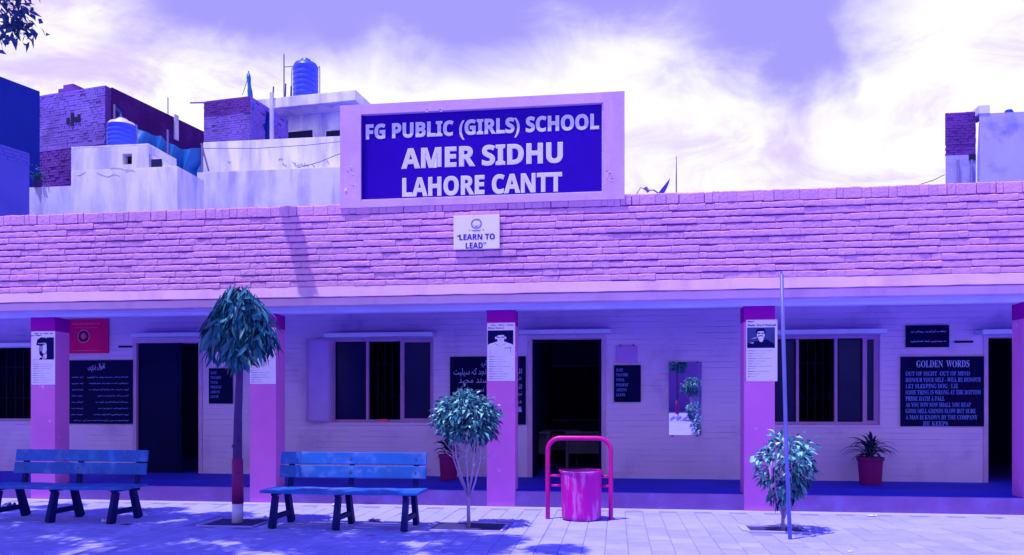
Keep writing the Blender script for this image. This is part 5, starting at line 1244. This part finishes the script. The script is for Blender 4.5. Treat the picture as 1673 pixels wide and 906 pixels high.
# dish and aerial on the school roof
YD = 14.5; zr = 3.342; q = PT(1078, 308, ZD(PX(1078, YD), YD)); dish = thing('satellite_dish', (q.x, q.y, zr), 'tilted dark satellite dish peeping over the parapet right of the sign', 'satellite dish')
m = MB(); ax = Vector((-.78, -.1, .62)).normalized(); e1 = ax.orthogonal().normalized(); e2 = ax.cross(e1); cD = Vector((q.x, q.y, q.z - .10)); vs = [cD - ax * .05]; nr, nn = 4, 24
for r_ in range(1, nr + 1):
    rr = .33 * r_ / nr
    for j in range(nn): an = 6.2832 * j / nn; vs.append(cD + (e1 * math.cos(an) + e2 * math.sin(an)) * rr + ax * (-.05 + .08 * (r_ / nr) ** 2))
fs = [(0, 1 + j, 1 + (j + 1) % nn) for j in range(nn)] + [(1 + (r_ - 1) * nn + j, 1 + r_ * nn + j, 1 + r_ * nn + (j + 1) % nn, 1 + (r_ - 1) * nn + (j + 1) % nn) for r_ in range(1, nr) for j in range(nn)]
m.add(vs, fs); m.build('reflector', M_h_blue2, dish, smooth=True)
fp_ = PT(1056, 312, ZD(q.x, q.y)); fp_.z = PZ(1057, 311, YD); m = MB(); m.tube([cD, PT(1068, 310, ZD(q.x, q.y) - .1), fp_], .012, 6); m.build('feed_arm', M_steel, dish)
m = MB(); m.tube([fp_ + Vector((-.02, 0, .05)), fp_ + Vector((.04, 0, -.03))], .03, 8); m.build('feed_horn', M_steel, dish)
m = MB(); m.tube([fp_, fp_ + Vector((-.10, 0, .05)), fp_ + Vector((-.2, 0, -.1)), fp_ + Vector((-.24, .1, -.5))], .007, 5); m.build('cable', M_wire, dish)
m = MB(); m.tube([(cD.x, cD.y, zr), (cD.x, cD.y, cD.z - .06)], .03, 8); m.build('dish_stand', M_steel, dish)
xa = PX(1105, YD); ar = thing('roof_aerial', (xa, YD, zr), 'very thin upright aerial on the school roof right of the dish', 'aerial'); m = MB(); m.tube([(xa, YD, zr), (xa, YD, PZ(1105, 290, YD)), (xa, YD, PZ(1105, 255, YD))], [.013, .012, .006], 6); m.build('aerial_rod', M_steel, ar)

# ================================================================== LITTER
def litter(px, py, s, label, mt, sd, cat='litter', flat=.5):
    p = PG(px, py); rg = random.Random(sd); m = MB(); n = 4; vs = []
    for i in range(n + 1):
        for j in range(n + 1): vs.append(p + Vector(((i / n - .5) * s + rg.uniform(-.1, .1) * s, (j / n - .5) * s * .7 + rg.uniform(-.1, .1) * s, .006 + abs(rg.gauss(0, .3)) * s * flat)))
    m.add(vs, [(i * (n + 1) + j, (i + 1) * (n + 1) + j, (i + 1) * (n + 1) + j + 1, i * (n + 1) + j + 1) for i in range(n) for j in range(n)])
    o = m.build('litter', mt, org=p); tag(o, label, cat, 'scraps of litter on the paving')
litter(17, 828, .17, 'crumpled blue and white packet under the left bench', M_litterblue, 1, flat=1)
litter(171, 853, .09, 'shiny scrap at the foot of the left bench near the edge legs', M_litter, 2)
litter(205, 857, .12, 'dark dry leaf on the paving just right of the left bench foot', M_leafdry, 3, 'leaf', .1)
litter(238, 834, .11, 'small pink wrapper on the sunlit strip right of the left bench', M_litterpink, 4)
litter(547, 826, .10, 'small white scrap behind the middle bench by the plinth', M_litter, 5)
litter(606, 874, .09, 'pinkish dry leaf in front of the middle bench', M_litterpink, 6, 'leaf', .15)
litter(612, 851, .14, 'dark curled leaf beneath the middle bench', M_leafdry, 7, 'leaf', .4)
litter(1425, 843, .13, 'small pale flake on the paving near the right hand plinth', M_litter, 8, 'litter', .15)
litter(1388, 902, .05, 'tiny white speck on the sunny paving right of the pole foot', M_litter, 9)
litter(1631, 847, .06, 'tiny dark flake on the paving at the far right', M_leafdry, 10, 'leaf', .1)
bpy.data.objects.remove(_to); bpy.data.curves.remove(_tc)
